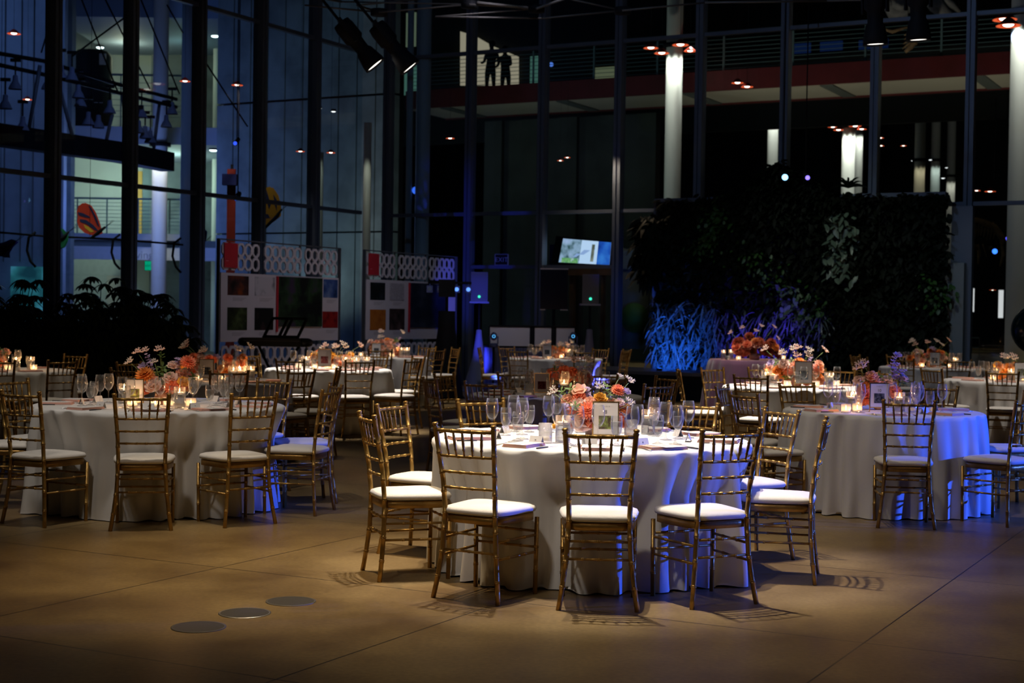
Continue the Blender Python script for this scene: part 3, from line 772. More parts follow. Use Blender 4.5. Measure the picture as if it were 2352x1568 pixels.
# ------------------------------------------------------------------ candles and table numbers
def on_table(px, py, z=TH + .0008): p = at(px, py, z=z); return p
def cand(p, spots_, words, what, grp):
    for i, (x, y) in enumerate(spots_):
        q = x, y
        inst(p, (x, y, TH + .0008), random.uniform(0, 6), "%s %s, %s" % (ORD[i] if len(spots_) > 1 else 'the', what, words), grp)
def near(key, lst): cx, cy = T[key][:2]; return sorted([(cx + a, cy + b) for a, b in lst])
CW = 'on %s'
def px_x(px, Y): return (px - 1176) * Y / F
cand(P_float, [(px_x(1296, 8.5), 8.5), (px_x(1492, 9.15), 9.15)], CW % T['spot'][5], 'floating candle in a clear cylinder', 'floating candles on the tables')
cand(P_rib, [(px_x(1256, 8.42), 8.42), (px_x(1452, 8.8), 8.8)], CW % T['spot'][5], 'ribbed glass tumbler', 'ribbed tumblers on the tables')
cand(P_low, [(px_x(1338, 9.2), 9.2)], CW % T['spot'][5], 'frosted votive candle behind the flowers', 'votive candles on the tables')
cand(P_float, [(px_x(286, 11.35), 11.35), (px_x(414, 10.95), 10.95)], CW % T['left'][5], 'floating candle in a clear cylinder', 'floating candles on the tables')
cand(P_low, [(px_x(305, 10.95), 10.95), (px_x(358, 10.98), 10.98), (px_x(388, 11.05), 11.05), (px_x(440, 11.0), 11.0)], CW % T['left'][5], 'frosted votive candle', 'votive candles on the tables')
cand(P_float, [(px_x(1958, 11.75), 11.75), (px_x(2069, 11.75), 11.75)], CW % T['right'][5], 'floating candle in a clear cylinder', 'floating candles on the tables')
cand(P_rib, [(px_x(2099, 11.7), 11.7)], CW % T['right'][5], 'ribbed glass tumbler', 'ribbed tumblers on the tables')
cand(P_low, [(px_x(1946, 11.5), 11.5), (px_x(1972, 11.6), 11.6)], CW % T['right'][5], 'frosted votive candle', 'votive candles on the tables')
cand(P_float, [(px_x(1297, 13.2), 13.2)], CW % T['mid'][5], 'floating candle in a clear cylinder', 'floating candles on the tables')
cand(P_rib, [(px_x(1216, 13.1), 13.1)], CW % T['mid'][5], 'ribbed glass tumbler', 'ribbed tumblers on the tables')
for key, fl, lo in (('lback', [(.28, -.15), (.36, .0), (.24, -.3)], [(-.12, -.22), (.12, -.25), (-.34, .05)]), ('ledge', [(.30, .05), (.2, -.15)], [(.12, -.2), (.38, -.1)]),
                    ('piano', [(-.28, .0), (.22, -.12), (.46, .16), (.36, -.14)], [(-.15, -.2), (.1, -.22), (-.36, -.1), (.02, -.26)]),
                    ('board', [(.34, -.05), (.42, .1)], [(.2, -.2), (-.3, -.12)]), ('booth', [(-.17, .0), (.22, -.08)], [(.1, -.16), (-.1, -.15)]),
                    ('glow', [(-.34, -.02), (.32, -.08), (-.22, .2)], [(.15, -.22), (-.15, -.24), (.42, .06)]), ('rear', [(-.34, .0), (.34, -.06)], [(-.2, -.18), (.2, -.2)]),
                    ('cream', [(-.16, .0), (-.05, -.2)], [(-.24, -.12), (.1, -.24)])):
    cand(P_float, near(key, fl), CW % T[key][5], 'floating candle', 'floating candles on the tables')
    cand(P_low, near(key, lo), CW % T[key][5], 'small votive candle', 'votive candles on the tables')

def photo_mat(name, cols, scale=14.):
    if name in MATS: return MATS[name]
    m = bpy.data.materials.new(name); m.use_nodes = True; nt = m.node_tree; b = nt.nodes['Principled BSDF']; b.inputs['Roughness'].default_value = .7; b.inputs['Specular IOR Level'].default_value = .15
    tc = nt.nodes.new('ShaderNodeTexCoord'); n = nt.nodes.new('ShaderNodeTexNoise'); n.inputs['Scale'].default_value = scale; n.inputs['Detail'].default_value = 3
    r = nt.nodes.new('ShaderNodeValToRGB'); r.color_ramp.interpolation = 'LINEAR'
    els = r.color_ramp.elements
    while len(els) < len(cols): els.new(.5)
    for i, c in enumerate(cols): els[i].position = .28 + .44 * i / (len(cols) - 1); els[i].color = (*c, 1)
    nt.links.new(tc.outputs['Object'], n.inputs['Vector']); nt.links.new(n.outputs['Fac'], r.inputs['Fac']); nt.links.new(r.outputs['Color'], b.inputs['Base Color'])
    MATS[name] = m; return m
def text(body, size, parent, loc, m, rot=(pi / 2, 0, 0), name='lettering', depth=.0004, sp=1.0, al='CENTER'):
    cu = bpy.data.curves.new(name, 'FONT'); cu.body = body; cu.size = size; cu.align_x = al; cu.extrude = depth; cu.space_character = sp
    tmp = bpy.data.objects.new(name, cu); C.objects.link(tmp)
    dg = bpy.context.evaluated_depsgraph_get(); me = bpy.data.meshes.new_from_object(tmp.evaluated_get(dg)); bpy.data.objects.remove(tmp); bpy.data.curves.remove(cu)
    me.materials.clear(); me.materials.append(m); o = bpy.data.objects.new(name, me); C.objects.link(o)
    o.parent = parent; o.location = loc; o.rotation_euler = rot; return o
def number_card(key, px, Y, num, label, pic, sc=1.0, rz=0.):
    e = empty('table_number', (px_x(px, Y), Y, TH + .001), rz, label, 'table number', 'framed table numbers'); e.scale = (sc, sc, sc)
    w, h, z0 = .065, .168, .032
    m = MB(); r = .0032
    m.box(-w - r, -w + r, -.003, .003, 0, z0 + h + r); m.box(w - r, w + r, -.003, .003, 0, z0 + h + r)
    m.box(-w + r, w - r, -.003, .003, z0 + h - r, z0 + h + r); m.box(-w + r, w - r, -.003, .003, z0 - r, z0 + r)
    m.box(-w - r, -w + r, .003, .035, 0, .003); m.box(w - r, w + r, .003, .035, 0, .003)
    m.build('gold_frame', M_brass, e)
    m = MB(); m.box(-w + r, w - r, -.0012, .0012, z0 + r, z0 + h - r); c = m.build('card', M_paper, e)
    m = MB(); m.box(-.036, .036, -.0020, -.0013, z0 + .030, z0 + .098); m.build('photograph', pic, c)
    if num:
        text('TABLE', .010, c, (0, -.0014, z0 + .142), mat('grey_print', (.35, .33, .31), .8), sp=1.6)
        text(num, .028, c, (0, -.0014, z0 + .108), M_ink)
    return e
ph1 = photo_mat('snapshot_garden', [(.02, .02, .01), (.06, .04, .03), (.14, .18, .05), (.40, .42, .15)], 40)
ph2 = photo_mat('snapshot_dark', [(.008, .01, .015), (.02, .025, .03), (.10, .12, .14), (.30, .30, .32)], 45)
ph3 = photo_mat('snapshot_red', [(.03, .01, .01), (.12, .02, .02), (.3, .12, .1)], 45)
number_card('spot', 1394, 8.60, '8', 'gold-framed table number card 8 on the spotlit front table', ph1, 1.12)
number_card('left', 310, 11.0, None, 'gold-framed card with dark photo on the left foreground table', ph1)
number_card('right', 2022, 11.65, '10', 'gold-framed table number card 10 on the blue-lit right table', ph2, 1.12)
number_card('mid', 1246, 13.2, None, 'framed grey card on the dim table behind the spotlit one', ph3)
number_card('lback', 475, 14.95, None, 'framed card with black photo on the table behind the left one', ph2, 1.1)
number_card('piano', 746, 18.4, None, 'pale card standing on the bright table before the piano', ph3, 1.25)
number_card('board', 865, 23.7, None, 'small pale card on the far table before the second display board', ph2, 1.1)
number_card('booth', 1257, 24.2, None, 'small pale card on the table before the music booth', ph2, 1.1)
number_card('glow', 1847, 15.5, None, 'white card on the glowing table before the purple one', ph2, 1.35)
number_card('rear', 2148, 22.5, None, 'small card on the rearmost right table', ph2, 1.15)
number_card('cream', 2346, 17.9, None, 'card cut by the right edge of the photo', ph1, 1.15)

# ------------------------------------------------------------------ display boards by the left glass wall
M_board = mat('board_white', (.60, .57, .62), .6)
M_red = mat('board_red', (.50, .015, .03), .6)
M_bframe = mat('board_frame', (.12, .13, .15), .5, .4)
def quad_frame(p_l, p_r):
    d = (p_r - p_l); d.z = 0; L = d.length; d.normalize(); return d, L
def lattice(m, x0, x1, z0, z1, cols, rows, gaps=()):
    """rows of tall eight-cornered rings, side by side; gaps: columns left out"""
    cw = (x1 - x0) / cols; rh = (z1 - z0) / rows
    for i in range(cols):
        if i in gaps: continue
        for j in range(rows):
            cx = x0 + cw * (i + .5); cz = z0 + rh * (j + .5); hx = cw * .50; hz = rh * .50
            o = [(-.45, -1), (.45, -1), (1, -.5), (1, .5), (.45, 1), (-.45, 1), (-1, .5), (-1, -.5)]
            vs = []
            for y in (-.012, .012):
                for s in (1., .60):
                    vs += [(cx + a * hx * s, y, cz + b * hz * (s if s == 1 else .66)) for a, b in o]
            fs = []
            for k in range(8):
                q = (k + 1) % 8
                fs += [(k, q, 8 + q, 8 + k), (16 + k, 24 + k, 24 + q, 16 + q), (k, 16 + k, 16 + q, q), (8 + k, 8 + q, 24 + q, 24 + k)]
            m.add(vs, fs)
def display_board(pl, pr, ztop, label, pics, big, seed):
    d, L = quad_frame(pl, pr)
    e = empty('display_board', (pl.x, pl.y, 0), math.atan2(d.y, d.x), label, 'display board', 'photo display boards')
    m = MB(); r = .02
    m.box(-r, 0, -.03, .03, 0, ztop); m.box(L, L + r, -.03, .03, 0, ztop); m.box(0, L, -.02, .02, ztop - r, ztop); m.box(0, L, -.02, .02, .0, .05)
    for q in (.32, .66): m.box(L * q - r / 2, L * q + r / 2, .02, .04, 0, ztop)
    m.build('frame', M_bframe, e)
    zb = .98; zt = ztop - .52
    for x0, x1, n in ((.02, .31, 5), (.35, .66, 5), (.69, .98, 5)):
        m = MB(); lattice(m, L * x0, L * x1, zt + .04, ztop - .05, n, 2); m.build('lattice_screen', M_board, e)
    m = MB(); lattice(m, L * .02, L * .98, .12, zb - .06, 16, 3); m.build('lattice_screen', M_board, e)
    m = MB(); m.box(L * .03, L * .13, -.035, -.015, ztop - .44, ztop - .06); m.build('red_title_square', M_red, e)
    for i in range(4):
        q = MB(); q.box(L * .04, L * (.06 + .01 * (i % 2)), -.0362, -.0352, ztop - .34 - .02 * i, ztop - .332 - .02 * i)
        if i == 0: q.build('title_text', mat('print_pink', (.7, .3, .35), .7), e)
    m = MB(); m.box(L * .01, L * .99, -.02, .02, zb, zt); bd = m.build('white_panel', M_board, e)
    H = zt - zb
    for i, (x0, x1, z0, z1, pm) in enumerate(pics):
        m = MB(); m.box(L * x0, L * x1, -.026, -.0205, zb + H * z0, zb + H * z1); m.build('photograph', pm, bd)
        m = MB(); w = (x1 - x0) * L
        for k in range(3): m.box(L * x0 + w * .25, L * x0 + w * (.9 - .1 * k), -.0222, -.0205, zb + H * z0 - .045 - .02 * k, zb + H * z0 - .038 - .02 * k)
        m.build('caption_lines', mat('caption_grey', (.34, .32, .36), .8), bd)
    x0, x1, z0, z1, pm = big
    m = MB(); m.box(L * x0, L * x1, -.05, -.0205, zb + H * z0, zb + H * z1); m.build('large_photograph', pm, bd)
    m = MB(); m.box(L * x0 - .03, L * x0, -.05, -.0205, zb + H * (z0 - .08), zb + H * z1); m.build('red_edge_strip', M_red, bd)
    return e
def pm(n, cols, s=5): return photo_mat(n, cols, s)
K = (.006, .008, .008)
bp = at(503, 547, 23.0); zt1 = bp.z; br = at(779, 567, 25.9)
display_board(at(503, 547, 23.0), at(779, 567, 25.9), zt1, 'white display board left of the piano, red square top left, dark flower photograph',
    [(.06, .22, .68, .96, pm('photo_ember', [K, (.05, .02, .02), (.22, .05, .01)])), (.27, .43, .68, .96, pm('photo_comet', [(.55, .53, .58), (.55, .53, .58), (.05, .08, .08)], 3)),
     (.06, .21, .17, .50, pm('photo_fern', [K, (.02, .03, .01), (.08, .12, .04)])), (.27, .42, .17, .50, pm('photo_night', [K, K, (.05, .03, .03)])),
     (.85, .98, .68, .97, pm('photo_blue', [(.01, .03, .10), (.04, .09, .28), (.15, .22, .4)])), (.845, .985, .20, .46, pm('photo_red', [(.02, 0, 0), (.25, .01, .01), (.30, .02, .01)]))],
    (.45, .83, .22, .98, pm('photo_orchid', [K, K, (.02, .05, .02), (.05, .03, .07)], 3)), 1)
display_board(at(838, 573, 26.6), at(1047, 587, 29.3), at(838, 573, 26.6).z, 'white display board right of the piano, red square top left, dark blue photograph',
    [(.05, .20, .66, .95, pm('photo_black', [K, K, (.02, .03, .04)])), (.25, .40, .66, .95, pm('photo_text', [(.45, .43, .48), (.36, .34, .38), (.5, .48, .52)], 20)),
     (.05, .21, .16, .50, pm('photo_amber', [(.35, .10, .01), (.42, .14, .02), (.3, .08, .01)])), (.25, .41, .16, .52, pm('photo_swirl', [K, (.05, .03, .03), (.12, .08, .08)]))],
    (.46, .86, .20, .97, pm('photo_sea', [(.004, .006, .015), (.008, .014, .035), (.03, .04, .07)], 3)), 2)

# ------------------------------------------------------------------ digital piano with music rest, in silhouette
p = at(632, 795, 21.5)
e = empty('stage_piano', (p.x, p.y, 0), R_(-8), 'black keyboard piano with open music rest before the left display board', 'piano')
zt_ = p.z
m = MB(); m.box(-.42, .42, -.18, .18, zt_, zt_ + .12); m.tube([(-.42, -.15, zt_ + .06), (-.50, 0, zt_ + .06), (-.42, .15, zt_ + .06)], .06, 8); m.tube([(.42, -.15, zt_ + .06), (.50, 0, zt_ + .06), (.42, .15, zt_ + .06)], .06, 8); m.build('body', M_black, e)
m = MB()
for i in range(36): m.box(-.41 + i * .0228, -.389 + i * .0228, -.19, -.17, zt_ + .07, zt_ + .09)
m.build('keys', mat('dim_keys', (.08, .08, .09), .4), e)
m = MB(); sh = Matrix.Shear('XY', 4, (.55, 0)) if False else None
def bar(m, a, b, r=.014): m.tube([a, b], r, 6)
for x in (-.16, .04, .10, .30):
    pass
z0 = zt_ + .12; z1 = zt_ + .40
for a, b in (((-.16, -.05, z0), (-.06, .08, z1)), ((.34, -.05, z0), (.44, .08, z1)), ((.06, -.05, z0), (.16, .08, z1)), ((.13, -.05, z0), (.23, .08, z1)), ((-.06, .08, z1), (.44, .08, z1)), ((-.16, -.05, z0 + .02), (.34, -.05, z0 + .02))): bar(m, a, b, .022)
m.build('music_rest', M_dark, e)
for s in (-1, 1):
    m = MB(); m.tube([(-.3 * s, -.2, .0), (.3 * s, .18, zt_)], .02, 6); m.build('leg', M_dark, e)

# ------------------------------------------------------------------ light stand with moving heads (left of the booth)
def pt(x, y, Y): return at(x, y, Y)
p = pt(1025, 800, 26.0)
e = empty('lighting_stand', (p.x, p.y, 0), 0, 'tall black lighting stand with a crossbar of small lamps beside the second board', 'lighting stand')
def zz(y, x=1025, Y=26.0): return at(x, y, Y).z
m = MB(); m.lathe([(.34, .0), (.30, .05), (.16, zz(765)), (.15, zz(752)), (.145, zz(714))], 6, cap0=True, cap1=True); m.build('skirted_base', M_dark, e)
m = MB(); m.tube([(0, 0, zz(714)), (0, 0, zz(650))], .025, 8); m.build('pole', M_dark, e)
m = MB(); m.box(-.14, .14, -.1, .1, zz(682), zz(642)); m.build('control_box', M_dark, e)
m = MB(); m.tube([(-.33, 0, zz(649)), (.42, 0, zz(649))], .022, 8); m.build('crossbar', M_dark, e)
for i, x in enumerate((-.30, -.12, .17, .37)):
    m = MB(); m.box(x - .05, x + .05, -.06, .06, zz(672), zz(656)); m.tube([(x, 0, zz(656)), (x, 0, zz(650))], .012, 6)
    h = m.build('lamp_head', mat('lamp_head_blue', (.12, .16, .4), .3, .2), e)
    m = MB(); m.lathe([(.0001, 0), (.036, 0), (.036, .01)], 12, mtx=Matrix.Translation((x, -.061, zz(664))) @ Matrix.Rotation(pi / 2, 4, 'X')); m.build('lens', emit('lens_blue' if i > 1 else 'lens_dim', (.12, .3, 1.0) if i > 1 else (.15, .18, .3), 1.6 if i > 1 else .12), h)

# ------------------------------------------------------------------ loudspeakers on skirted stands
M_spk = mat('speaker_black', (.10, .10, .12), .5, bump=.2, bscale=300)
M_skirt = mat('spandex_skirt', (.22, .22, .30), .7)  # white spandex, dim blue light put into its colour
def speaker(px, py0, py1, Y, wpx, lab):
    b = at(px, py1, Y); t = at(px, py0, Y); w = wpx * Y / F / 2
    e = empty('loudspeaker', (b.x, Y, b.z), 0, lab, 'loudspeaker', 'loudspeakers on stands'); h = t.z - b.z
    m = MB(); vs = [(-w, -.16, 0), (w, -.16, 0), (w * .7, .18, 0), (-w * .7, .18, 0)]; m.add([Vector(v) + Vector((0, 0, q)) for q in (0, h) for v in vs], [(3, 2, 1, 0), (4, 5, 6, 7), (0, 1, 5, 4), (1, 2, 6, 5), (2, 3, 7, 6), (3, 0, 4, 7)]); m.build('cabinet', M_spk, e)
    m = MB(); m.box(-w * .92, w * .92, -.168, -.1605, .04, h - .03); m.build('grille', mat('grille_dark', (.10, .10, .12), .8, bump=.4, bscale=400), e)
    m = MB(); m.ball((0, -.172, h * .16), .026, 10); m.build('status_light', emit('status_green', (.05, .9, .55), 1.3), e)
    return b
def spk_stand(b, px, Y, ycone, lab):
    e = empty('speaker_stand', (b.x, Y, 0), 0, lab, 'speaker stand', 'skirted speaker stands')
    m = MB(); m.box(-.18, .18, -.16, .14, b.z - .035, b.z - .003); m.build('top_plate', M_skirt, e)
    m = MB(); m.tube([(0, 0, .05), (0, 0, b.z - .035)], .02, 8); m.build('pole', M_dark, e)
    zc = at(px, ycone, Y).z
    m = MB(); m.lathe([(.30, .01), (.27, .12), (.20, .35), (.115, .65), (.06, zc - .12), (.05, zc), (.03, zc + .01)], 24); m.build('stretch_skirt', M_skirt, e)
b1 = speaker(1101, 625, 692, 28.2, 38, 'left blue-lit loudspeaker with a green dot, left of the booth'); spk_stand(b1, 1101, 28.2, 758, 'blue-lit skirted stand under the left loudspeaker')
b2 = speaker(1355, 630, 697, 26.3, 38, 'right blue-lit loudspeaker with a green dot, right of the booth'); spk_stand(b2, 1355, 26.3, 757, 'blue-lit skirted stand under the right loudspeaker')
spot('blue_uplight', (b1.x - .1, b1.y - 2.7, .15), b1 + Vector((0, 0, -.25)), 420, 34, (.06, .08, 1.0), .6, .05)
spot('blue_uplight', (b2.x + .1, b2.y - 2.7, .15), b2 + Vector((0, 0, -.25)), 420, 34, (.06, .08, 1.0), .6, .05)

# monitor on a stand above the booth
p = at(1272, 710, 27.5)
e = empty('monitor_screen', (p.x, p.y, 0), R_(-6), 'dark monitor on a pole above the booth, blue sheen at its upper right', 'monitor')
zb_, zt_ = p.z, at(1272, 619, 27.5).z
m = MB(); m.box(-.25, .25, -.03, .03, zb_, zt_); m.build('panel', mat('monitor_gloss', (.012, .015, .03), .12, spec=.8), e)
m = MB(); m.box(-.255, .255, -.035, .035, zt_, zt_ + .025); m.box(-.255, -.16, -.035, .035, zb_ - .02, zb_); m.box(.12, .255, -.035, .035, zb_ - .02, zb_); m.build('silver_edge', mat('silver_trim', (.6, .58, .6), .35, .6), e)
m = MB(); m.tube([(0, 0, .02), (0, 0, zb_)], .03, 8); m.lathe([(.12, 0), (.12, .03), (.03, .05)], 16, cap0=True); m.build('pole', M_dark, e)
# booth
p = at(1222, 795, 26.5); zb_ = p.z; zt_ = at(1222, 752, 26.5).z
e = empty('music_booth', (p.x, p.y, 0), 0, 'white-fronted music booth with black dividers between the two loudspeakers', 'booth')
hw = 97 * 26.5 / F
m = MB(); m.box(-hw, hw, 0, .02, zb_, zt_); m.build('white_front', mat('booth_white', (.62, .60, .64), .6), e)
m = MB()
for x in (-hw - .02, 0, .19 * 2, hw): m.box(x - .045, x + .045, -.012, .05, zb_, zt_ + .02) if 0 < abs(x) < hw or x == 0 else m.box(x, x + .02, -.012, .4, zb_, zt_ + .02)
m.box(-hw, hw, -.012, .06, zt_, zt_ + .035); m.build('black_dividers', M_dark, e)
m = MB(); m.box(-hw - .1, hw + .1, .02, .75, zb_ - .03, zb_); m.build('table_top', M_dark, e)
vs = []; fs = []; n = 90
for z in (0, zb_ - .03):
    for k in range(n + 1):
        x = -hw - .1 + (2 * hw + .2) * k / n; vs.append((x, -.02 + (.04 * sin(k * 1.1) + .02 * sin(k * .47)) * (1 if z == 0 else .3), z))
m = MB(); m.add(vs, [(k, k + 1, n + 2 + k, n + 1 + k) for k in range(n)], True); m.build('table_skirt', mat('navy_skirt', (.10, .11, .20), .7), e)
spot('blue_uplight', (p.x - .6, p.y - 2.2, .4), (p.x - .7, p.y, .5), 30, 50, (.03, .08, 1.0), .8, .05)
spot('booth_fill', (.2, 22.0, 6.5), (.35, 26.6, 1.05), 110, 15, (.9, .85, 1.0), .8, .1)  # neutral fill added for the booth front
for i, x in enumerate((1134, 1316)):
    q = at(x, 797, 26.2)
    e = empty('moving_head_lamp', (q.x, q.y, q.z), 0, '%s small moving-head lamp at the front of the booth' % ('left', 'right')[i], 'stage lamp', 'moving-head lamps at the booth')
    m = MB(); m.lathe([(.08, 0), (.08, .05), (.05, .07)], 12, cap0=True, cap1=True); m.build('base', mat('lamp_blue_black', (.06, .07, .16), .4), e)
    m = MB(); m.tube([(-.07, 0, .06), (-.07, 0, .19)], .014, 6); m.tube([(.07, 0, .06), (.07, 0, .19)], .014, 6); m.build('yoke', mat('lamp_blue_black', (.06, .07, .16), .4), e)
    m = MB(); m.ball((0, 0, .19), .06, 12, (1, 1, 1.25)); m.build('head', mat('lamp_blue_black', (.06, .07, .16), .4), e)
    m = MB(); m.lathe([(.0001, -.006), (.028, -.006), (.03, 0)], 12, mtx=Matrix.Translation((0, -.06, .19)) @ Matrix.Rotation(pi / 2, 4, 'X')); m.build('lens', emit('lens_cyan', (.1, .5, 1.0), 1.2), e)
    m = MB(); m.tube([(0, 0, 0), (0, 0, -q.z + zb_ - .001)], .02, 6) if q.z > zb_ else None
    m = MB(); m.tube([(0, 0, 0), (0, 0, -q.z + .02)], .02, 6); m.lathe([(.08, -q.z), (.08, -q.z + .02), (.02, -q.z + .03)], 10, cap0=True); m.build('pole', M_dark, e)

# ------------------------------------------------------------------ low stage and the living wall on it
w0 = Vector((2.74, 28.2, 0)); a0, bw = to_ab(w0)
SH = .50
def abx(name, a0_, a1_, b0_, b1_, z0, z1, mt, parent=None):
    m = MB(); abbox(m, a0_, a1_, b0_, b1_, z0, z1); return m.build(name, mt, parent)
e = empty('stage_platform'); tag(e, 'low dark stage platform running in front of the living wall', 'stage')
abx('deck', a0 - 1.2, a0 + 5.3, bw - 1.75, bw + .12, SH - .06, SH, mat('stage_deck', (.10, .11, .14), .35), e)
abx('front_skirt', a0 - 1.18, a0 + 5.28, bw - 1.72, bw + .10, 0, SH - .06, M_dark, e)
LWT = at(1515, 466, 28.2).z
e = empty('living_wall'); tag(e, 'tall black living wall thick with plants on the stage, foot lit blue and violet', 'living wall')
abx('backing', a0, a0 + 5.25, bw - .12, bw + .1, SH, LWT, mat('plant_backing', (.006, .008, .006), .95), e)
abx('steel_frame', a0 - .05, a0, bw - .2, bw + .12, SH, LWT + .04, M_mull, e)
abx('steel_frame', a0 - .05, a0 + 5.28, bw - .16, bw + .12, LWT, LWT + .07, M_mull, e)
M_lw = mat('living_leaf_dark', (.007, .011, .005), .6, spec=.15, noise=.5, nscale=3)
M_lw2 = mat('living_leaf_long', (.16, .20, .21), .28, noise=.4, nscale=4)
M_lw3 = mat('living_leaf_pale', (.17, .24, .17), .35, noise=.3, nscale=4)
M_lw4 = mat('living_leaf_green', (.04, .12, .02), .45, noise=.4, nscale=4)
def leaves(name, mt, n, fa, seed, L, w, droop, parent=e, out=.22, spread=1.0, nseg=3):
    rd = random.Random(seed); m = MB(); k = 0
    while k < n:
        q = fa(rd)
        if q is None: continue
        a, z, off = q; k += 1
        base = ab(a, bw - .12 - off * rd.random(), z)
        d = ab(rd.uniform(-spread, spread), -rd.uniform(.2, 1), rd.uniform(-1.2, .35) * (1 if droop > .2 else .8))
        m.leaf(base, d, ab(1, rd.uniform(-.5, .5), rd.uniform(-.3, .3)), L * rd.uniform(.6, 1.2), w * rd.uniform(.7, 1.2), droop, .15, nseg)
    return tag(m.build(name, mt, parent), kind='stuff')
HT = LWT - SH
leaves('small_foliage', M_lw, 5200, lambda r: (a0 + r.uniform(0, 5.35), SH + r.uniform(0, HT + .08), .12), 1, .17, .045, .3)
def top(r):
    a = a0 + 1.4 + r.gauss(1.0, .55); z = LWT + r.uniform(-.1, .1) + max(0, .62 - abs(a - a0 - 2.35) * .62) * r.random() ** .5
    return (a, z, .1)
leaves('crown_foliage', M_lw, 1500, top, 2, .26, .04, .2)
leaves('side_fronds', M_lw, 260, lambda r: (a0 - r.random() ** 1.6 * .35, SH + HT * r.uniform(.55, .92), .25), 3, .30, .045, .5)
leaves('drooping_foliage', M_lw2, 520, lambda r: (a0 + r.uniform(0, 1.35), SH + .02 + 1.25 * r.random() ** 1.3, .28), 4, .26, .016, .7, spread=1.3, nseg=4)
leaves('drooping_foliage', M_lw2, 520, lambda r: (a0 + r.uniform(1.3, 3.3), SH + .02 + 1.1 * r.random() ** 1.2, .2), 5, .22, .015, .7, spread=1.1, nseg=4)
def strip(pts, wd):
    def fn(r):
        i = r.randrange(len(pts) - 1); t = r.random(); (x0, y0), (x1, y1) = pts[i], pts[i + 1]
        x, y = x0 + (x1 - x0) * t, y0 + (y1 - y0) * t
        Y = 27.2; 
        for _ in range(4):
            q = at(x, y, Y); a, b = to_ab(q); Y += (bw - b)
        return (a + r.gauss(0, wd), q.z + r.gauss(0, wd), .25)
    return fn
leaves('pale_climber', M_lw3, 190, strip([(1935, 500), (1950, 540), (1930, 590), (1955, 640)], .13), 6, .15, .045, .4, nseg=4)
leaves('pale_climber', M_lw3, 90, strip([(1815, 655), (1830, 700), (1850, 740)], .10), 7, .15, .05, .4, nseg=4)
leaves('green_vine', M_lw4, 330, strip([(1660, 470), (1655, 510), (1640, 550), (1625, 575)], .13), 8, .09, .035, .3)
leaves('green_vine', M_lw4, 300, strip([(1720, 590), (1780, 640), (1870, 700), (1880, 740)], .17), 9, .09, .035, .3)
leaves('green_vine', M_lw4, 120, strip([(2130, 640), (2180, 670), (2150, 700)], .1), 10, .09, .035, .3)
for i, (x, y, n) in enumerate(((1772, 440, 9), (1948, 432, 11))):
    q = at(x, y, 27.0); m = MB(); rd = random.Random(i)
    for k in range(n):
        a = pi * (k + .5) / n; m.leaf(q, (cos(a), rd.uniform(-.4, .1), .35 + sin(a)), (sin(a), 0, -cos(a)), rd.uniform(.3, .52), .022, .5, .2, 5)
    m.build('spiky_frond', M_lw, e)
u1 = ab(a0 + .55, bw - 1.25, SH + .06); u2 = ab(a0 + 2.2, bw - 1.3, SH + .06)
spot('blue_uplight', u1, ab(a0 + .60, bw, SH + .5), 210, 100, (.02, .16, 1.0), .9, .05)
spot('violet_uplight', u2, ab(a0 + 2.2, bw, SH + .6), 170, 100, (.10, .05, 1.0), .9, .05)
for i, (u, w_) in enumerate(((u1, 'blue'), (u2, 'violet'))):
    e2 = empty('uplight_can', (u.x, u.y, SH), RZ, 'small floor can throwing %s light up the living wall' % w_, 'stage lamp', 'floor lamps of the living wall')
    m = MB(); m.lathe([(.05, .0), (.05, .045)], 10, cap0=True); m.build('housing', M_dark, e2)
spot('climber_fill', ab(a0 + 3.2, bw - 6, 8.5), ab(a0 + 3.2, bw, 2.6), 260, 30, (.9, 1.0, .85), 1, .2)  # fill added to bring out the climber and vines

# purple table
T['plum'] = (3.95, 24.1, .762, 1.2, [], 'the purple table')
q = cloth('plum', M_purple, H=.80, amp=.035, flare=.13, seed=77, nfold=22); tag(q, 'round table under a plum purple cloth at the foot of the stage', 'tablecloth')
arrangement('plum', 3.88, 24.0, 'wide rust-red and peach bouquet on the purple table', [( random.Random(i).choice(['ru', 'ru', 'rc', 'do', 'rp', 'ru']), random.Random(i + 50).uniform(-.34, .36), random.Random(i + 90).uniform(-.1, .1), random.Random(i + 30).uniform(.13, .42) * (1 - abs(random.Random(i + 50).uniform(-.34, .36)) * 1.1), .088) for i in range(40)] +
    [('np', x, 0, z, .06) for x, z in ((-.38, .42), (-.2, .50), (.1, .53), (.3, .52), (.02, .45), (.36, .34))], z=.801, vr=.08)
for i, (x, d, p_) in enumerate(((1663, -.1, P_float), (1679, .25, P_float), (1672, -.35, P_low), (1790, .1, P_float), (1800, .3, P_low), (1697, -.45, P_low))):
    inst(p_, (px_x(x, 24.1 + d), 24.1 + d, .801), 0, '%s candle on the purple table' % ('first tall', 'second tall', 'first low', 'tall right-hand', 'low right-hand', 'second low')[i], 'candles on the purple table')
q = MB(); p = at(1669, 822, 23.8); q.lathe([(.02, 0), (.024, .02), (.024, .20), (.010, .25), (.010, .30)], 12, cap0=True, cap1=True); tag(q.build('dark_bottle', M_dark, None, (p.x, 23.75, .801)), 'slim dark bottle among the candles on the purple table', 'bottle')

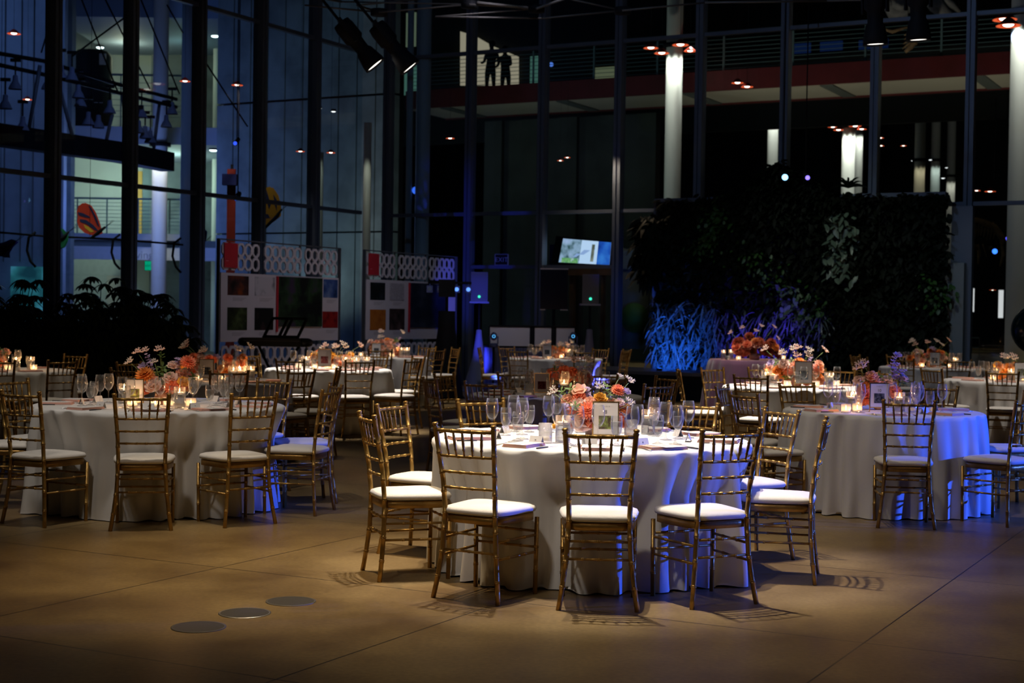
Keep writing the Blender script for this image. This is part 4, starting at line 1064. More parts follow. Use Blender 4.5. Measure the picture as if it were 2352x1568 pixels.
# grey service post right of the living wall
spot('rig_light', (5.6, 18.5, 8.0), (7.6, 25.4, 1.8), 260, 22, (.72, .88, 1.0), .8, .1)  # added fill to lift the post and mullion, not a rig lamp
e = empty('service_post'); a1, b1_ = to_ab(at(2196, 700, 25.6)); tag(e, 'grey steel service post at the right end of the living wall', 'post')
abx('casing', a1 - .13, a1 + .14, b1_ - .1, b1_ + .1, 0, at(2196, 604, 25.6).z, mat('post_grey', (.22, .26, .28), .5), e)
abx('upper_casing', a1 - .13, a1 + .22, b1_ + .12, b1_ + .3, 0, at(2196, 472, 25.6).z, M_mull, e)

# leafy shrubs by the left glass
M_shr = mat('shrub_leaf', (.035, .06, .03), .4, noise=.4, nscale=5)
def shrub(px, ytop, Y, hw, seed, lab):
    b = at(px, 800, Y); H = at(px, ytop, Y).z; rd = random.Random(seed)
    e = empty('umbrella_plant', (b.x, Y, 0), 0, lab, 'potted plant', 'leafy shrubs by the left glass wall')
    m = MB(); m.lathe([(.30, 0), (.36, .5), (.33, .5), (.33, .44), (.001, .44)], 20, cap0=True); m.build('planter', M_dark, e)
    st = MB(); fo = MB()
    for i in range(64):
        a = rd.uniform(0, 2 * pi); q = rd.random() ** .6; hh = H * (1 - .25 * q * q) * rd.uniform(.5, 1.0)
        tip = Vector((hw * q * cos(a), .6 * hw * q * sin(a), hh)); mid = Vector((tip.x * .4, tip.y * .4, hh * .65))
        st.tube([(tip.x * .1, tip.y * .1, .42), mid, tip], [.014, .010, .005], 5)
        for wv in range(4):
            c = tip - (tip - mid) * wv * .30 + Vector((rd.uniform(-.1, .1), rd.uniform(-.1, .1), -.02 * wv))
            for k in range(8):
                b_ = 2 * pi * k / 8 + i
                fo.leaf(c, (cos(b_), sin(b_), .05), (-sin(b_), cos(b_), 0), rd.uniform(.13, .21), .030, .7, .2, 3)
    st.build('stem', M_dark, e); tag(fo.build('foliage', M_shr, e), kind='stuff')
shrub(30, 612, 20.2, .62, 1, 'dark leafy shrub at the far left edge before the glass')
shrub(150, 655, 21.0, .60, 5, 'low dark shrub between the left-edge one and the tallest')
shrub(225, 618, 20.0, .48, 2, 'tallest dark umbrella-leaved shrub before the left glass')
shrub(318, 622, 20.8, .50, 3, 'dark umbrella-leaved shrub right of the tallest one')
shrub(392, 688, 20.2, .32, 4, 'small dark shrub nearest the display board')
m = MB(); 
for x0, x1, Y in ((-60, 130, 21.75), (130, 290, 21.75), (290, 420, 21.75)):
    p0 = at(x0, 760, Y); p1 = at(x1, 760, Y); m.box(p0.x, p1.x, Y, Y + .5, 0, .95)
tag(m.build('planter_bench', M_dark), 'long black planter box behind the left shrubs', 'planter')
# big dark globe at the right edge
p = at(2382, 757, 24.0); e = empty('dark_globe', (p.x, p.y, 0), 0, 'large dark glass globe half cut by the right edge', 'globe')
m = MB(); m.ball((0, 0, p.z), .40, 32); m.build('sphere', mat('globe_gloss', (.01, .02, .02), .12, spec=.8), e)
m = MB(); m.lathe([(.3, 0), (.3, .05), (.1, .1), (.08, p.z - .39)], 20, cap0=True); m.build('stand', M_dark, e)
# floor lights
for i, (x, y) in enumerate(((456, 1440), (562, 1408), (668, 1381))):
    q = at(x, y, z=0); e = empty('floor_light', (q.x, q.y, 0), 0, '%s flush round light cover in the floor, lower left' % ('leftmost', 'middle', 'rightmost')[i], 'floor light', 'round floor lights')
    m = MB(); m.lathe([(.128, .0), (.128, .003), (.118, .003)], 40); m.build('rim', M_steel if i == 1 else mat('dull_rim', (.12, .11, .10), .6, .3), e)
    m = MB(); m.lathe([(.118, .0025), (.0001, .0025)], 40); m.build('glass_cover', mat('floor_glass', (.075, .07, .065), .45, spec=.2), e)

def epic(name, cols, s, sc_):
    if name in MATS: return MATS[name]
    m = bpy.data.materials.new(name); m.use_nodes = True; nt = m.node_tree; nt.nodes.clear(); o = nt.nodes.new('ShaderNodeOutputMaterial'); em = nt.nodes.new('ShaderNodeEmission'); em.inputs[1].default_value = s
    tc = nt.nodes.new('ShaderNodeTexCoord'); n_ = nt.nodes.new('ShaderNodeTexNoise'); n_.inputs['Scale'].default_value = sc_; r = nt.nodes.new('ShaderNodeValToRGB')
    while len(r.color_ramp.elements) < len(cols): r.color_ramp.elements.new(.5)
    for i, cc in enumerate(cols): r.color_ramp.elements[i].position = .3 + .4 * i / (len(cols) - 1); r.color_ramp.elements[i].color = (*cc, 1)
    nt.links.new(tc.outputs['Object'], n_.inputs['Vector']); nt.links.new(n_.outputs[0], r.inputs[0]); nt.links.new(r.outputs[0], em.inputs[0]); nt.links.new(em.outputs[0], o.inputs[0]); MATS[name] = m; return m
# ------------------------------------------------------------------ the halls beyond the glass
def atb(x, y, b):
    d = at(x, y, 1.0); o = Vector((0, 0, CAMH)); v = d - o; return o + v * (b / (-v.x * UY + v.y * UX))
def acoord(p): return to_ab(p)[0]
def tubeobj(name, pts, r, mt, parent=None, n=6):
    m = MB(); m.tube(pts, r, n); return m.build(name, mt, parent)
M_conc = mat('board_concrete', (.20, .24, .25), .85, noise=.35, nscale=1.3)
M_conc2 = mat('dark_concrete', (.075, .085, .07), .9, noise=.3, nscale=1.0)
M_hall = mat('hall_black', (.012, .014, .014), .95)
M_plas = mat('pale_plaster', (.45, .50, .44), .85, noise=.1, nscale=1)
M_soff = mat('soffit_panel', (.42, .38, .30), .8)
M_redb = mat('red_fascia', (.10, .006, .008), .6, noise=.2, nscale=2)
M_colw = mat('white_column', (.68, .68, .62), .6)
M_rail = mat('rail_steel', (.10, .16, .17), .5, .2)
def structure(o): o['kind'] = 'structure'; return o
structure(abx('wall_hall_end', -70, 90, 92, 92.3, 0, 18, M_hall))
structure(abx('ceiling_hall', -70, 90, 26.9, 92, 17.6, 17.9, M_hall))
# concrete wall behind the boards
a0c = acoord(atb(497, 300, 35.6)); a1c = acoord(atb(905, 300, 35.6))
e = empty('wall_concrete'); structure(e)
n = 10
for i in range(n):
    q0 = a0c + (a1c - a0c) * i / n; q1 = a0c + (a1c - a0c) * (i + 1) / n
    for z0, z1 in ((0, 3.7), (3.75, 7.55), (7.62, 17.4)):
        abx('concrete_panel', q0 + .02, q1 - .02, 35.6, 36.0, z0, z1, M_conc, e)
abx('backing', a0c, a1c, 35.9, 36.1, 0, 17.4, M_dark, e)
a2c = acoord(atb(1112, 300, 44.5)); a3c = acoord(atb(1508, 300, 44.5))
e = empty('wall_panelled'); structure(e); n = 9
for i in range(n):
    q0 = a2c + (a3c - a2c) * i / n; q1 = a2c + (a3c - a2c) * (i + 1) / n
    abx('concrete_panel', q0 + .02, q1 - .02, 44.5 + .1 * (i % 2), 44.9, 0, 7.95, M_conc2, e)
# red-edged balcony
BA0, BA1 = acoord(atb(935, 240, 41)), 26.0
e = empty('red_balcony'); tag(e, 'long balcony with dark red edge and pale underside in the hall beyond the glass', 'balcony')
ZS = atb(1240, 233, 41).z
abx('red_edge', BA0, BA1, 40.9, 41.05, ZS, ZS + .56, M_redb, e)
abx('pale_soffit', BA0, BA1, 41.05, 43.4, ZS, ZS + .1, M_soff, e)
abx('deck', BA0, BA1, 41.0, 47, ZS + .45, ZS + .55, M_hall, e)
abx('red_inner_edge', BA0, BA1, 43.4, 43.5, ZS - .05, ZS + .45, M_redb, e)
q = BA0 + 1.2
while q < BA1:
    abx('soffit_joint', q, q + .38, 41.06, 43.4, ZS - .03, ZS + .005, mat('joint_grey', (.10, .11, .10), .8), e); q += 4.1
q = BA0 + .4
while q < BA1: abx('rail_post', q, q + .05, 41.0, 41.05, ZS + .5, ZS + 1.62, M_rail, e); q += 2.05
for i in range(8): abx('rail_wire', BA0, BA1, 41.02, 41.035, ZS + .62 + .12 * i, ZS + .635 + .12 * i, M_rail, e)
abx('hand_rail', BA0, BA1, 40.98, 41.08, ZS + 1.62, ZS + 1.70, M_rail, e)
structure(abx('wall_balcony', BA0 - 8, BA1, 50, 50.2, ZS, 17.6, M_hall))
# lit openings behind the balcony
def lit(name, x0, x1, y0, y1, b, mt, lab, cat):
    p0, p1 = atb(x0, y1, b), atb(x1, y0, b)
    o = abx(name, acoord(p0), acoord(p1), b, b + .05, p0.z, p1.z, mt); return tag(o, lab, cat)
M_lw1 = emit('lit_cream', (.75, .62, .42), .42); M_lg = emit('lit_sea', (.14, .34, .26), .30); M_lb = emit('lit_blue', (.02, .06, .24), .13)
def slant(name, pts, b, mt, lab, cat):
    m = MB(); ps = [atb(x, y, b) for x, y in pts]; off = ab(0, .06); nn = len(ps)
    m.add(ps + [p + off for p in ps], [tuple(range(nn))[::-1], tuple(range(nn, 2 * nn))] + [(k, (k + 1) % nn, nn + (k + 1) % nn, nn + k) for k in range(nn)])
    return tag(m.build(name, mt), lab, cat)
slant('lit_window', [(1057, 196), (1057, 72), (1090, 82), (1132, 106), (1190, 130), (1190, 196)], 49.8, M_lw1, 'slanting cream-lit window behind the balcony rail and two people', 'lit window')
lit('lit_panel', 1217, 1238, 128, 195, 49.8, M_lg, 'narrow green-lit panel behind the balcony rail', 'lit panel')
lit('lit_panel', 1365, 1418, 152, 195, 49.8, emit('lit_olive', (.30, .33, .18), .30), 'low olive-lit panel behind the balcony rail', 'lit panel')
lit('lit_panel', 903, 917, -20, 106, 47.0, emit('lit_green', (.30, .38, .24), .26), 'tall thin green-lit strip left of the thick blue column', 'lit panel')
lit('lit_panel', 932, 955, 28, 108, 47.0, emit('lit_green', (.30, .38, .24), .26), 'short green-lit strip touching the thick blue column', 'lit panel')
lit('lit_panel', 903, 956, 150, 220, 47.2, M_lg, 'striped sea-green lit panel behind the balcony rail, beside the blue column', 'lit panel')
lit('lit_panel', 1802, 1862, 98, 125, 49.8, M_lb, 'left dim blue screen behind the balcony rail', 'screen')
lit('lit_panel', 1883, 1935, 93, 118, 49.8, M_lb, 'middle dim blue screen behind the balcony rail', 'screen')
lit('lit_panel', 1972, 2040, 88, 114, 49.8, M_lb, 'right dim blue screen behind the balcony rail', 'screen')
# two people at the balcony rail, in silhouette
def person(px, py_head, b, h, lab, seed, lean=0.):
    p = atb(px, py_head, b); z0 = ZS + .555
    e = empty('person', (p.x, p.y, z0), RZ, lab, 'person')
    s = h / 1.72
    V = [((0, 0, .93), .15), ((lean * .3, 0, 1.12), .135), ((lean * .7, -.02, 1.33), .165), ((lean, -.02, 1.45), .09), ((lean, -.03, 1.52), .055), ((lean, -.04, 1.60), .095), ((lean, -.03, 1.69), .08),
         ((.10, 0, .80), .095), ((.11, .02, .46), .062), ((.11, .05, .10), .045), ((.12, -.08, .03), .04), ((-.10, 0, .80), .095), ((-.12, .0, .46), .062), ((-.13, .04, .10), .045), ((-.14, -.09, .03), .04),
         ((lean + .18, -.02, 1.38), .06), ((lean + .24, -.05, 1.12), .045), ((lean + .18, -.28, 1.05), .035), ((lean + .16, -.36, 1.05), .03), ((lean - .18, -.02, 1.38), .06), ((lean - .25, -.04, 1.12), .045), ((lean - .20, -.27, 1.04), .035), ((lean - .18, -.35, 1.04), .03)]
    E_ = [(0, 1), (1, 2), (2, 3), (3, 4), (4, 5), (5, 6), (0, 7), (7, 8), (8, 9), (9, 10), (0, 11), (11, 12), (12, 13), (13, 14), (2, 15), (15, 16), (16, 17), (17, 18), (2, 19), (19, 20), (20, 21), (21, 22)]
    me = bpy.data.meshes.new('body'); me.from_pydata([tuple(c * s for c in v) for v, r in V], E_, []); me.update()
    o = bpy.data.objects.new('body', me); C.objects.link(o); o.parent = e
    md = o.modifiers.new('skin', 'SKIN'); 
    for i, (v, r) in enumerate(V): me.skin_vertices[0].data[i].radius = (r * s, r * s * (.8 if i < 3 else 1)); me.skin_vertices[0].data[i].use_root = (i == 0)
    o.modifiers.new('sub', 'SUBSURF').levels = 1; me.materials.append(mat('silhouette_dark', (.02, .022, .025), .9))  # backlit shade put into the body colour, skin and clothes alike
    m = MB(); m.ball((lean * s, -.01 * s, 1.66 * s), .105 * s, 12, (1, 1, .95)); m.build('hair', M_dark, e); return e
person(1127, 120, 43.2, 1.84, 'dark silhouetted person leaning at the balcony rail before the cream-lit window, left one', 1, .05)
person(1162, 124, 43.8, 1.76, 'dark silhouetted person standing at the balcony rail, right of the other', 2, -.02)

# white columns with pendant lamps around them
def column(px, Y, r, lab, mt=M_colw, z0=0, z1=17.5, y_lit=None, w=0, col=(1, .95, .82), name='round_column'):
    p = at(px, 500, Y); e = empty(name, (p.x, p.y, 0), 0); structure(e)
    m = MB(); m.tube([(0, 0, z0), (0, 0, z1)], r, 24, False); m.build('shaft', mt, e)
    if y_lit is not None:
        zl = at(px, y_lit, Y).z
        # collar with four small downlights
        m = MB(); m.lathe([(r + .02, zl + .02), (r + .10, zl + .02), (r + .10, zl + .14), (r + .02, zl + .14)], 16); m.build('light_collar', M_dark, e)
        for k in range(3):
            a = -pi / 2 + (k - 1) * .9
            o_ = Vector((p.x + (r + .42) * cos(a), p.y + (r + .42) * sin(a), zl + .55))
            spot('column_light', o_, (p.x + r * .9 * cos(a), p.y + r * .9 * sin(a), zl - 3.2), w / 3, 46, col, .5, .03)
    return e
column(1543, 42.9, .235, '', y_lit=112, w=1500)
column(1772, 68, .235, '', y_lit=228, w=2600, z1=17)
column(1946, 54.5, .235, '', y_lit=296, w=2100, z1=17)
column(1970, 66, .16, '', y_lit=300, w=900)
column(2110, 66, .23, '', y_lit=372, w=200, col=(1, .8, .5))
column(2146, 72, .21, '', y_lit=372, w=260, col=(.9, 1, .9))
column(2182, 78, .22, '', y_lit=408, w=240, col=(1, .9, .75))
column(2346, 33.0, .30, '', y_lit=40, w=1500, col=(1, .93, .8))
column(2236, 70, .11, '', z0=at(2236, 716, 70).z, z1=at(2236, 662, 70).z, mt=emit('tube_white', (1, .93, .88), .75), name='tube_light')
column(2303, 70, .11, '', z0=at(2303, 730, 70).z, z1=at(2303, 666, 70).z, mt=emit('tube_white', (1, .93, .88), .75), name='tube_light')
M_colb = mat('blue_grey_column', (.42, .52, .60), .6)
column(969, 31.5, .15, '', mt=M_colb); column(938, 33, .07, '', mt=M_colb)
column(842, 34.2, .09, '', mt=M_colw, z1=at(842, 282, 34.2).z); column(732, 36.2, .10, '', mt=M_colw, z1=at(732, 350, 36.2).z)  # second shaft: a reflection in the glass built as a column
for x_, Y_ in ((842, 34.2), (732, 36.2)): spot('column_light', at(x_, 240, Y_ - .9), at(x_, 470, Y_), 60, 26, (.9, 1, .85), .6, .05)
M_lampr = mat('red_shade', (.45, .03, .01), .5)
M_bulb = emit('pendant_bulb', (1, .82, .68), 7.0); M_rim = emit('lamp_rim_glow', (1.0, .13, .04), 1.1); M_bulb2 = emit('small_bulb', (1, .95, .9), 2.2)
def pendant_proto():
    e = empty('pendant_lamp'); e['category'] = 'pendant lamp'
    m = MB(); m.lathe([(.03, .16), (.08, .13), (.20, .02), (.215, .0), (.205, .0), (.07, .115), (.001, .12)], 24); m.build('shade', M_lampr, e)
    m = MB(); m.lathe([(.14, .012), (.215, -.001), (.216, .006)], 24); m.build('glowing_rim', M_rim, e)
    m = MB(); m.ball((0, 0, .03), .10, 14, (1, 1, .45)); m.build('bulb', M_bulb, e)
    m = MB(); m.tube([(0, 0, .15), (0, 0, 8)], .006, 5); m.build('cable', M_dark, e); return reg(e)
P_pend = pendant_proto()
def pendants(lst, words):
    for i, (x, y, Y, s) in enumerate(lst):
        p = at(x, y, Y); inst(P_pend, p, 0, ('%s red-rimmed pendant lamp %s' % (ORD[i], words)) if len(lst) > 1 else 'red-rimmed pendant lamp ' + words, 'red-rimmed pendant lamps beyond the glass', s)
pendants([(1495, 111, 42, .95), (1520, 123, 41.6, .95), (1563, 104, 41.8, 1.05), (1585, 118, 42.4, .8)], 'around the tall lit white column')
pendants([(1694, 191, 40, .75), (1716, 200, 40, .75)], 'of the pair before the pale balcony underside')
pendants([(1913, 292, 54, .85), (1926, 299, 53.6, .85), (1925, 273, 56, .7), (1964, 290, 53.2, 1.0), (1979, 297, 53.8, .8)], 'around the middle lit column')
pendants([(2022, 317, 60, .65), (2012, 331, 62, .55), (2024, 335, 62, .55), (2075, 335, 60, .55)], 'right of the middle lit column')
pendants([(2308, 46, 31.5, 1.15), (2316, 60, 31.2, 1.15)], 'beside the column at the right edge')
pendants([(2243, 438, 50, .6), (2274, 440, 48, .8)], 'low above the hanging skeleton')
pendants([(2280, 666, 60, .6), (2316, 665, 60, .5)], 'between the white light tubes')
pendants([(32, 78, 42, .85)], 'standing for a reflection in the upper left corner')  # this and the left-hand sets below: reflections in the glass, built as lamps
pendants([(63, 229, 42, .6)], 'standing for a reflection, left below the lamp bridge chord')
pendants([(425, 187, 34, .55), (457, 189, 34, .5), (545, 196, 34, .6)], 'standing for a reflection, row before the concrete wall')
pendants([(690, 348, 33, .45), (760, 351, 33, .45)], 'standing for a reflection, low before the concrete wall')
pendants([(1034, 318, 38, .5)], 'standing for a reflection under the left end of the red balcony')
pendants([(1287, 369, 42, .4), (1303, 362, 42, .4)], 'dim before the dark panelled wall')
def dot(x, y, Y, r, mt, lab, cat='downlight', grp=None, name='downlight'):
    p = at(x, y, Y); e = empty(name, p, 0, lab, cat, grp)
    m = MB(); m.lathe([(r * 1.15, 0), (r * 1.15, .05), (.001, .05)], 14); m.build('housing', M_dark, e)
    m = MB(); m.ball((0, 0, .0), r, 12, (1, 1, .35)); m.build('lens', mt, e); return e
M_wl = emit('downlight_white', (.85, 1, .95), 5)
for i, (x, y, Y, r) in enumerate(((230, 109, 52, .13), (257, 72, 50, .13), (394, 57, 50, .13), (494, 83, 50, .13))):
    dot(x, y, Y, r, M_wl, '%s round downlight in the upper left hall ceiling' % ORD[i], grp='downlights of the upper left hall')
for i, (x, y, Y, r) in enumerate(((322, 325, 50, .18), (366, 323, 50, .10), (392, 328, 50, .06), (404, 329, 50, .06), (490, 345, 49, .13))):
    dot(x, y, Y, r, M_wl, '%s downlight below the left lamp bridge' % ORD[i], grp='downlights of the lower left hall')
for i, (x, y, Y, r) in enumerate(((734, 249, 33, .045), (766, 256, 33, .05), (1090, 315, 38, .035), (1756, 187, 60, .10), (1775, 195, 60, .13), (1858, 270, 70, .12), (1873, 277, 70, .10), (1912, 268, 70, .08), (2096, 369, 70, .06), (2137, 367, 70, .07), (2174, 385, 70, .06), (2166, 409, 70, .08))):
    dot(x, y, Y, r, M_bulb2, '%s of the tiny white downlights scattered beyond the glass' % ORD[i], grp='tiny downlights beyond the glass')
def can(x, y, Y, r, col, s, lab):
    p = at(x, y, Y); e = empty('stage_lamp', p, 0, lab, 'stage lamp')
    m = MB(); m.tube([(0, .02, 0), (0, .35, .12)], [r * 1.15, r], 12); m.tube([(0, .2, .06), (0, .2, 4.5)], .012, 6); m.build('housing', M_dark, e)
    m = MB(); m.ball((0, .0, 0), r, 12, (1, .3, 1)); m.build('lens', emit('lens_%d' % int(x), col, s), e)
can(1803, 407, 26.4, .055, (.25, .60, 1), 3.5, 'bright pale blue reflection built as a stage lamp above the living wall')  # blue and violet reflections, built as glowing lamps above the plants
can(1855, 408, 26.4, .04, (.22, .15, 1), 2.5, 'small violet reflection built as a stage lamp above the living wall')
can(955, 437, 33, .085, (.04, .14, .8), 1.3, 'round blue lamp glowing before the thick blue column')
can(540, 329, 30, .04, (.04, .10, .9), 1.6, 'small blue lamp at the end of the left lamp bridge')
can(542, 455, 30, .05, (.03, .16, .9), 1.0, 'blue lamp beside the red banner pole')
can(2285, 577, 44, .08, (.05, .22, 1), 2.2, 'blue lamp below the hanging skeleton')
can(2314, 548, 44, .06, (.12, .10, 1), 1.6, 'violet lamp right of the hanging skeleton')
can(1266, 148, 46, .07, (.08, .18, .6), 1.2, 'dim blue lamp behind the balcony rail')

# gridded ceiling far beyond
e = empty('ceiling_grid'); structure(e)
for i in range(9):
    for j in range(5):
        a_ = -14 + i * 4.6; b_ = 58 + j * 4.6
        abx('ceiling_panel', a_ + .3, a_ + 4.3, b_ + .3, b_ + 4.2, 15.2, 15.25, mat('skylight_panel', (.33, .32, .27), .8), e)
for i in range(10): abx('ceiling_beam', -14 + i * 4.6 - .25, -14 + i * 4.6 + .2, 52, 84, 14.7, 15.2, M_rail, e)
for j in range(7): abx('ceiling_beam', -16, 30, 58 + j * 4.6 - .2, 58 + j * 4.6 + .2, 14.8, 15.1, M_rail, e)

# ------------------------------------------------------------------ left hall: frontal levels
def fbox(name, x0, x1, y0, y1, Y, dep, mt, parent=None, solid=None):
    p0, p1 = at(x0, (y0 + y1) / 2, Y), at(x1, (y0 + y1) / 2, Y); zt, zb = at((x0 + x1) / 2, y0, Y).z, at((x0 + x1) / 2, y1, Y).z
    m = MB(); m.box(p0.x, p1.x, Y, Y + dep, max(zb, 0), zt); return m.build(name, mt, parent)
e = empty('wall_atrium'); structure(e)
fbox('back_panel', 120, 345, -300, 1100, 54, .3, M_plas, e); fbox('dark_panel', 345, 520, -300, 1100, 53.8, .5, M_conc, e)
fbox('blue_panel', -90, 146, -300, 1100, 44, .3, mat('pale_blue_panel', (.30, .34, .40), .6, noise=.3, nscale=1), e)
for x in (10, 48, 76, 104, 128): fbox('panel_joint', x, x + 1.5, -300, 600, 43.97, .03, mat('joint_grey', (.10, .11, .10), .8), e)
fbox('grey_pier', 146, 163, -300, 1100, 46, .4, M_conc, e)
e = empty('left_gallery'); tag(e, 'white gallery deck with cable railing, sign band and yellow door in the left hall', 'gallery')
fbox('deck_edge', 160, 418, 536, 551, 48, 6, mat('gallery_white', (.40, .44, .52), .7), e)
fbox('sign_band', 160, 500, 567, 597, 48.1, .1, mat('sign_white', (.62, .66, .72), .6), e)
fbox('shadow_gap', 160, 500, 551, 567, 48.3, 5, M_conc, e)
p = at(322, 590, 48.05); tx = text('Living', .36, e, (p.x, 48.08, p.z - .05), mat('sign_grey', (.28, .32, .38), .7), al='CENTER')
for i, x in enumerate((176, 244, 316, 388)): fbox('rail_post', x, x + 2.2, 456, 536, 48, .05, M_rail, e)
fbox('hand_rail', 160, 418, 454, 458, 47.98, .08, M_rail, e)
for i in range(8): fbox('rail_wire', 160, 418, 465 + i * 8.5, 466.2 + i * 8.5, 48.02, .02, M_rail, e)
fbox('yellow_door', 300, 326, 393, 536, 53.9, .08, mat('door_yellow', (.62, .36, .06), .6), e)
fbox('door_recess', 327, 350, 385, 536, 53.9, .08, M_rail, e)
e = empty('upper_gallery'); tag(e, 'upper floor of the left hall with dark rounded booth and cable rail', 'gallery')
fbox('floor_slab', 150, 500, 291, 331, 48, 6, mat('gallery_white', (.40, .44, .52), .7), e)
p = at(206, 235, 49.5); m = MB(); m.lathe([(.62, p.z - .9), (.62, p.z + 1.55), (.5, p.z + 1.72), (.001, p.z + 1.75)], 24, o=(p.x, 49.8, 0)); m.build('rounded_booth', M_dark, e)
fbox('white_sign', 228, 243, 123, 148, 49.0, .04, mat('sign_cream', (.5, .42, .3), .7), e)
fbox('ceiling_slab', 120, 520, -5, 40, 47.0, 8, mat('gallery_blue', (.22, .28, .36), .7), e)
for x in (276, 316, 384): fbox('rail_post', x, x + 2, 172, 291, 48, .05, M_rail, e)
fbox('hand_rail', 255, 418, 170, 174, 47.98, .08, M_rail, e)
for i in range(7): fbox('rail_wire', 255, 418, 190 + i * 13, 191.2 + i * 13, 48.02, .02, M_rail, e)
fbox('door_leaf', 245, 300, 633, 800, 53.8, .1, mat('door_cream', (.5, .48, .38), .6), empty('lower_door') if False else e)
column(366, 47.0, .235, '', y_lit=338, w=900, col=(1, .93, .9), z1=17); column(428, 40, .165, '', mt=M_colb); column(496, 52.5, .15, '', mt=M_colw)
p = at(341, 610, 50); e = empty('exit_sign', p, 0, 'green glowing exit sign beside the white column in the left hall', 'exit sign')
m = MB(); m.box(-.13, .13, 0, .05, -.16, .16); m.build('case', M_dark, e)
m = MB(); m.box(-.12, .12, -.004, 0, -.15, .15); f_ = m.build('face', emit('exit_green', (.0, .45, .22), .8), e); text('EXIT', .10, f_, (0, -.008, -.035), mat('exit_dark', (0, .05, .03), .8))
# exit box over the glass doors
p = atb(1153, 596, WALL_B - .1); e = empty('exit_sign', p, RZ, 'outlined dark exit sign above the glass doors', 'exit sign')
m = MB(); 
for b_ in ((-.15, -.142, -.11, .11), (.142, .15, -.11, .11), (-.15, .15, .102, .11), (-.15, .15, -.11, -.102)): m.box(b_[0], b_[1], -.03, 0, b_[2], b_[3])
m.build('outline', mat('sign_outline', (.30, .34, .34), .6), e)
m = MB(); m.box(-.142, .142, -.02, 0, -.102, .102); f_ = m.build('face', M_dark, e); text('EXIT', .13, f_, (0, -.024, -.045), mat('sign_outline', (.30, .34, .34), .6), sp=1.1)
tag(fbox('aquarium_panel', 24, 94, 612, 735, 43.6, .2, epic('aquarium_glow', [(.01, .06, .09), (.03, .20, .24), (.10, .40, .60)], .55, 1.6)), 'teal glowing aquarium panel low beyond the left glass', 'aquarium')
# red banner
e = empty('banner_pole', at(530, 545, 31.5) * 1, 0, 'red vertical banner with blue lamp housings beyond the left glass', 'banner')
p = at(530, 545, 31.5); z1 = at(530, 388, 31.5).z - p.z
m = MB(); m.box(-.09, .09, 0, .03, -p.z + .0, z1); m.build('cloth', mat('banner_red', (.30, .03, .015), .8), e)
m = MB(); m.tube([(0, .05, -p.z), (0, .05, z1 + .1)], .03, 8); m.build('pole', M_dark, e)
m = MB(); m.box(-.16, .14, -.2, 0, z1 - .35, z1 - .12); m.build('lamp_housing', mat('blue_housing', (.01, .02, .14), .6), e)

# lamp bridge
e = empty('lamp_bridge'); tag(e, 'dark curved lighting bridge with diagonal struts crossing the left hall', 'lighting bridge')
def path(pts, Ys): return [at(x, y, Y) for (x, y), Y in zip(pts, Ys)]
YS = (33, 34.5, 37, 39)
lo = path([(-30, 306), (100, 325), (275, 350), (384, 372)], YS)
m = MB()
for i in range(3):
    a_, b_ = lo[i], lo[i + 1]; d_ = (b_ - a_); ang = math.atan2(d_.y, d_.x); L_ = math.hypot(d_.x, d_.y)
    mt_ = Matrix.Translation(a_) @ Matrix.Rotation(ang, 4, 'Z') @ Matrix.Rotation(-math.atan2(d_.z, L_), 4, 'Y')
    m.box(-.03, d_.length + .03, -.2, .2, -.24, .24, mt_)
m.build('beam', M_dark, e)
for pts in ([(-30, 118), (100, 140), (275, 195), (405, 228)], [(-30, 143), (100, 171), (280, 215), (405, 246)]): tubeobj('chord', path(pts, YS), .05, M_dark, e)
for (a_, b_, Y) in (((92, 150), (67, 295), 34), ((135, 195), (166, 310), 35), ((258, 262), (243, 328), 36.5), ((366, 240), (352, 350), 38.5), ((280, 215), (300, 342), 37)): tubeobj('strut', [at(*a_, Y), at(*b_, Y)], .045, mat('strut_grey', (.10, .12, .14), .5), e)
def bell():
    e = empty('hanging_floodlight'); e['category'] = 'floodlight'
    m = MB(); m.lathe([(.17, 0), (.12, .12), (.07, .2), (.06, .34), (.001, .36)], 16); m.build('shade', mat('blue_grey_shade', (.20, .24, .34), .5), e)
    m = MB(); m.tube([(0, 0, .34), (0, 0, .7)], .02, 6); m.box(-.12, .12, -.04, .04, .68, .76); m.build('hanger', M_dark, e); return reg(e)
P_bell = bell()
bells = [(12, 250, 33.5), (35, 205, 33.6), (52, 300, 33.8), (140, 180, 35), (180, 225, 35.5), (203, 287, 36), (226, 294, 36.2), (252, 260, 36.5), (185, 245, 36), (305, 262, 37.2), (318, 305, 37.4), (333, 318, 37.6), (345, 328, 37.8), (325, 270, 37.5), (382, 292, 38.6), (395, 262, 38.8), (165, 185, 35), (110, 205, 34.5)]
bells.sort()
for i, (x, y, Y) in enumerate(bells):
    inst(P_bell, at(x, y, Y), 0, ('%s floodlight hanging from the left lamp bridge' % ORD[i]) if i < 12 else ('%s from right floodlight hanging from the left lamp bridge' % ['sixth', 'fifth', 'fourth', 'third', 'second', 'first'][i - 12]), 'floodlights of the lamp bridge', .9)
for i, (a_, b_) in enumerate((((186, -5), (270, 210)), ((240, -5), (345, 205)), ((322, -5), (412, 215)), ((384, 12), (420, 75)), ((470, 140), (568, 290)), ((300, 30), (165, 130)), ((125, 20), (95, 120)))):
    tag(tubeobj('tension_cable', [at(*a_, 29), at(*b_, 31)], .017, M_dark), '%s dark steel tension rod slanting behind the left glass' % ORD[i], 'tension rod', 'tension rods behind the left glass')

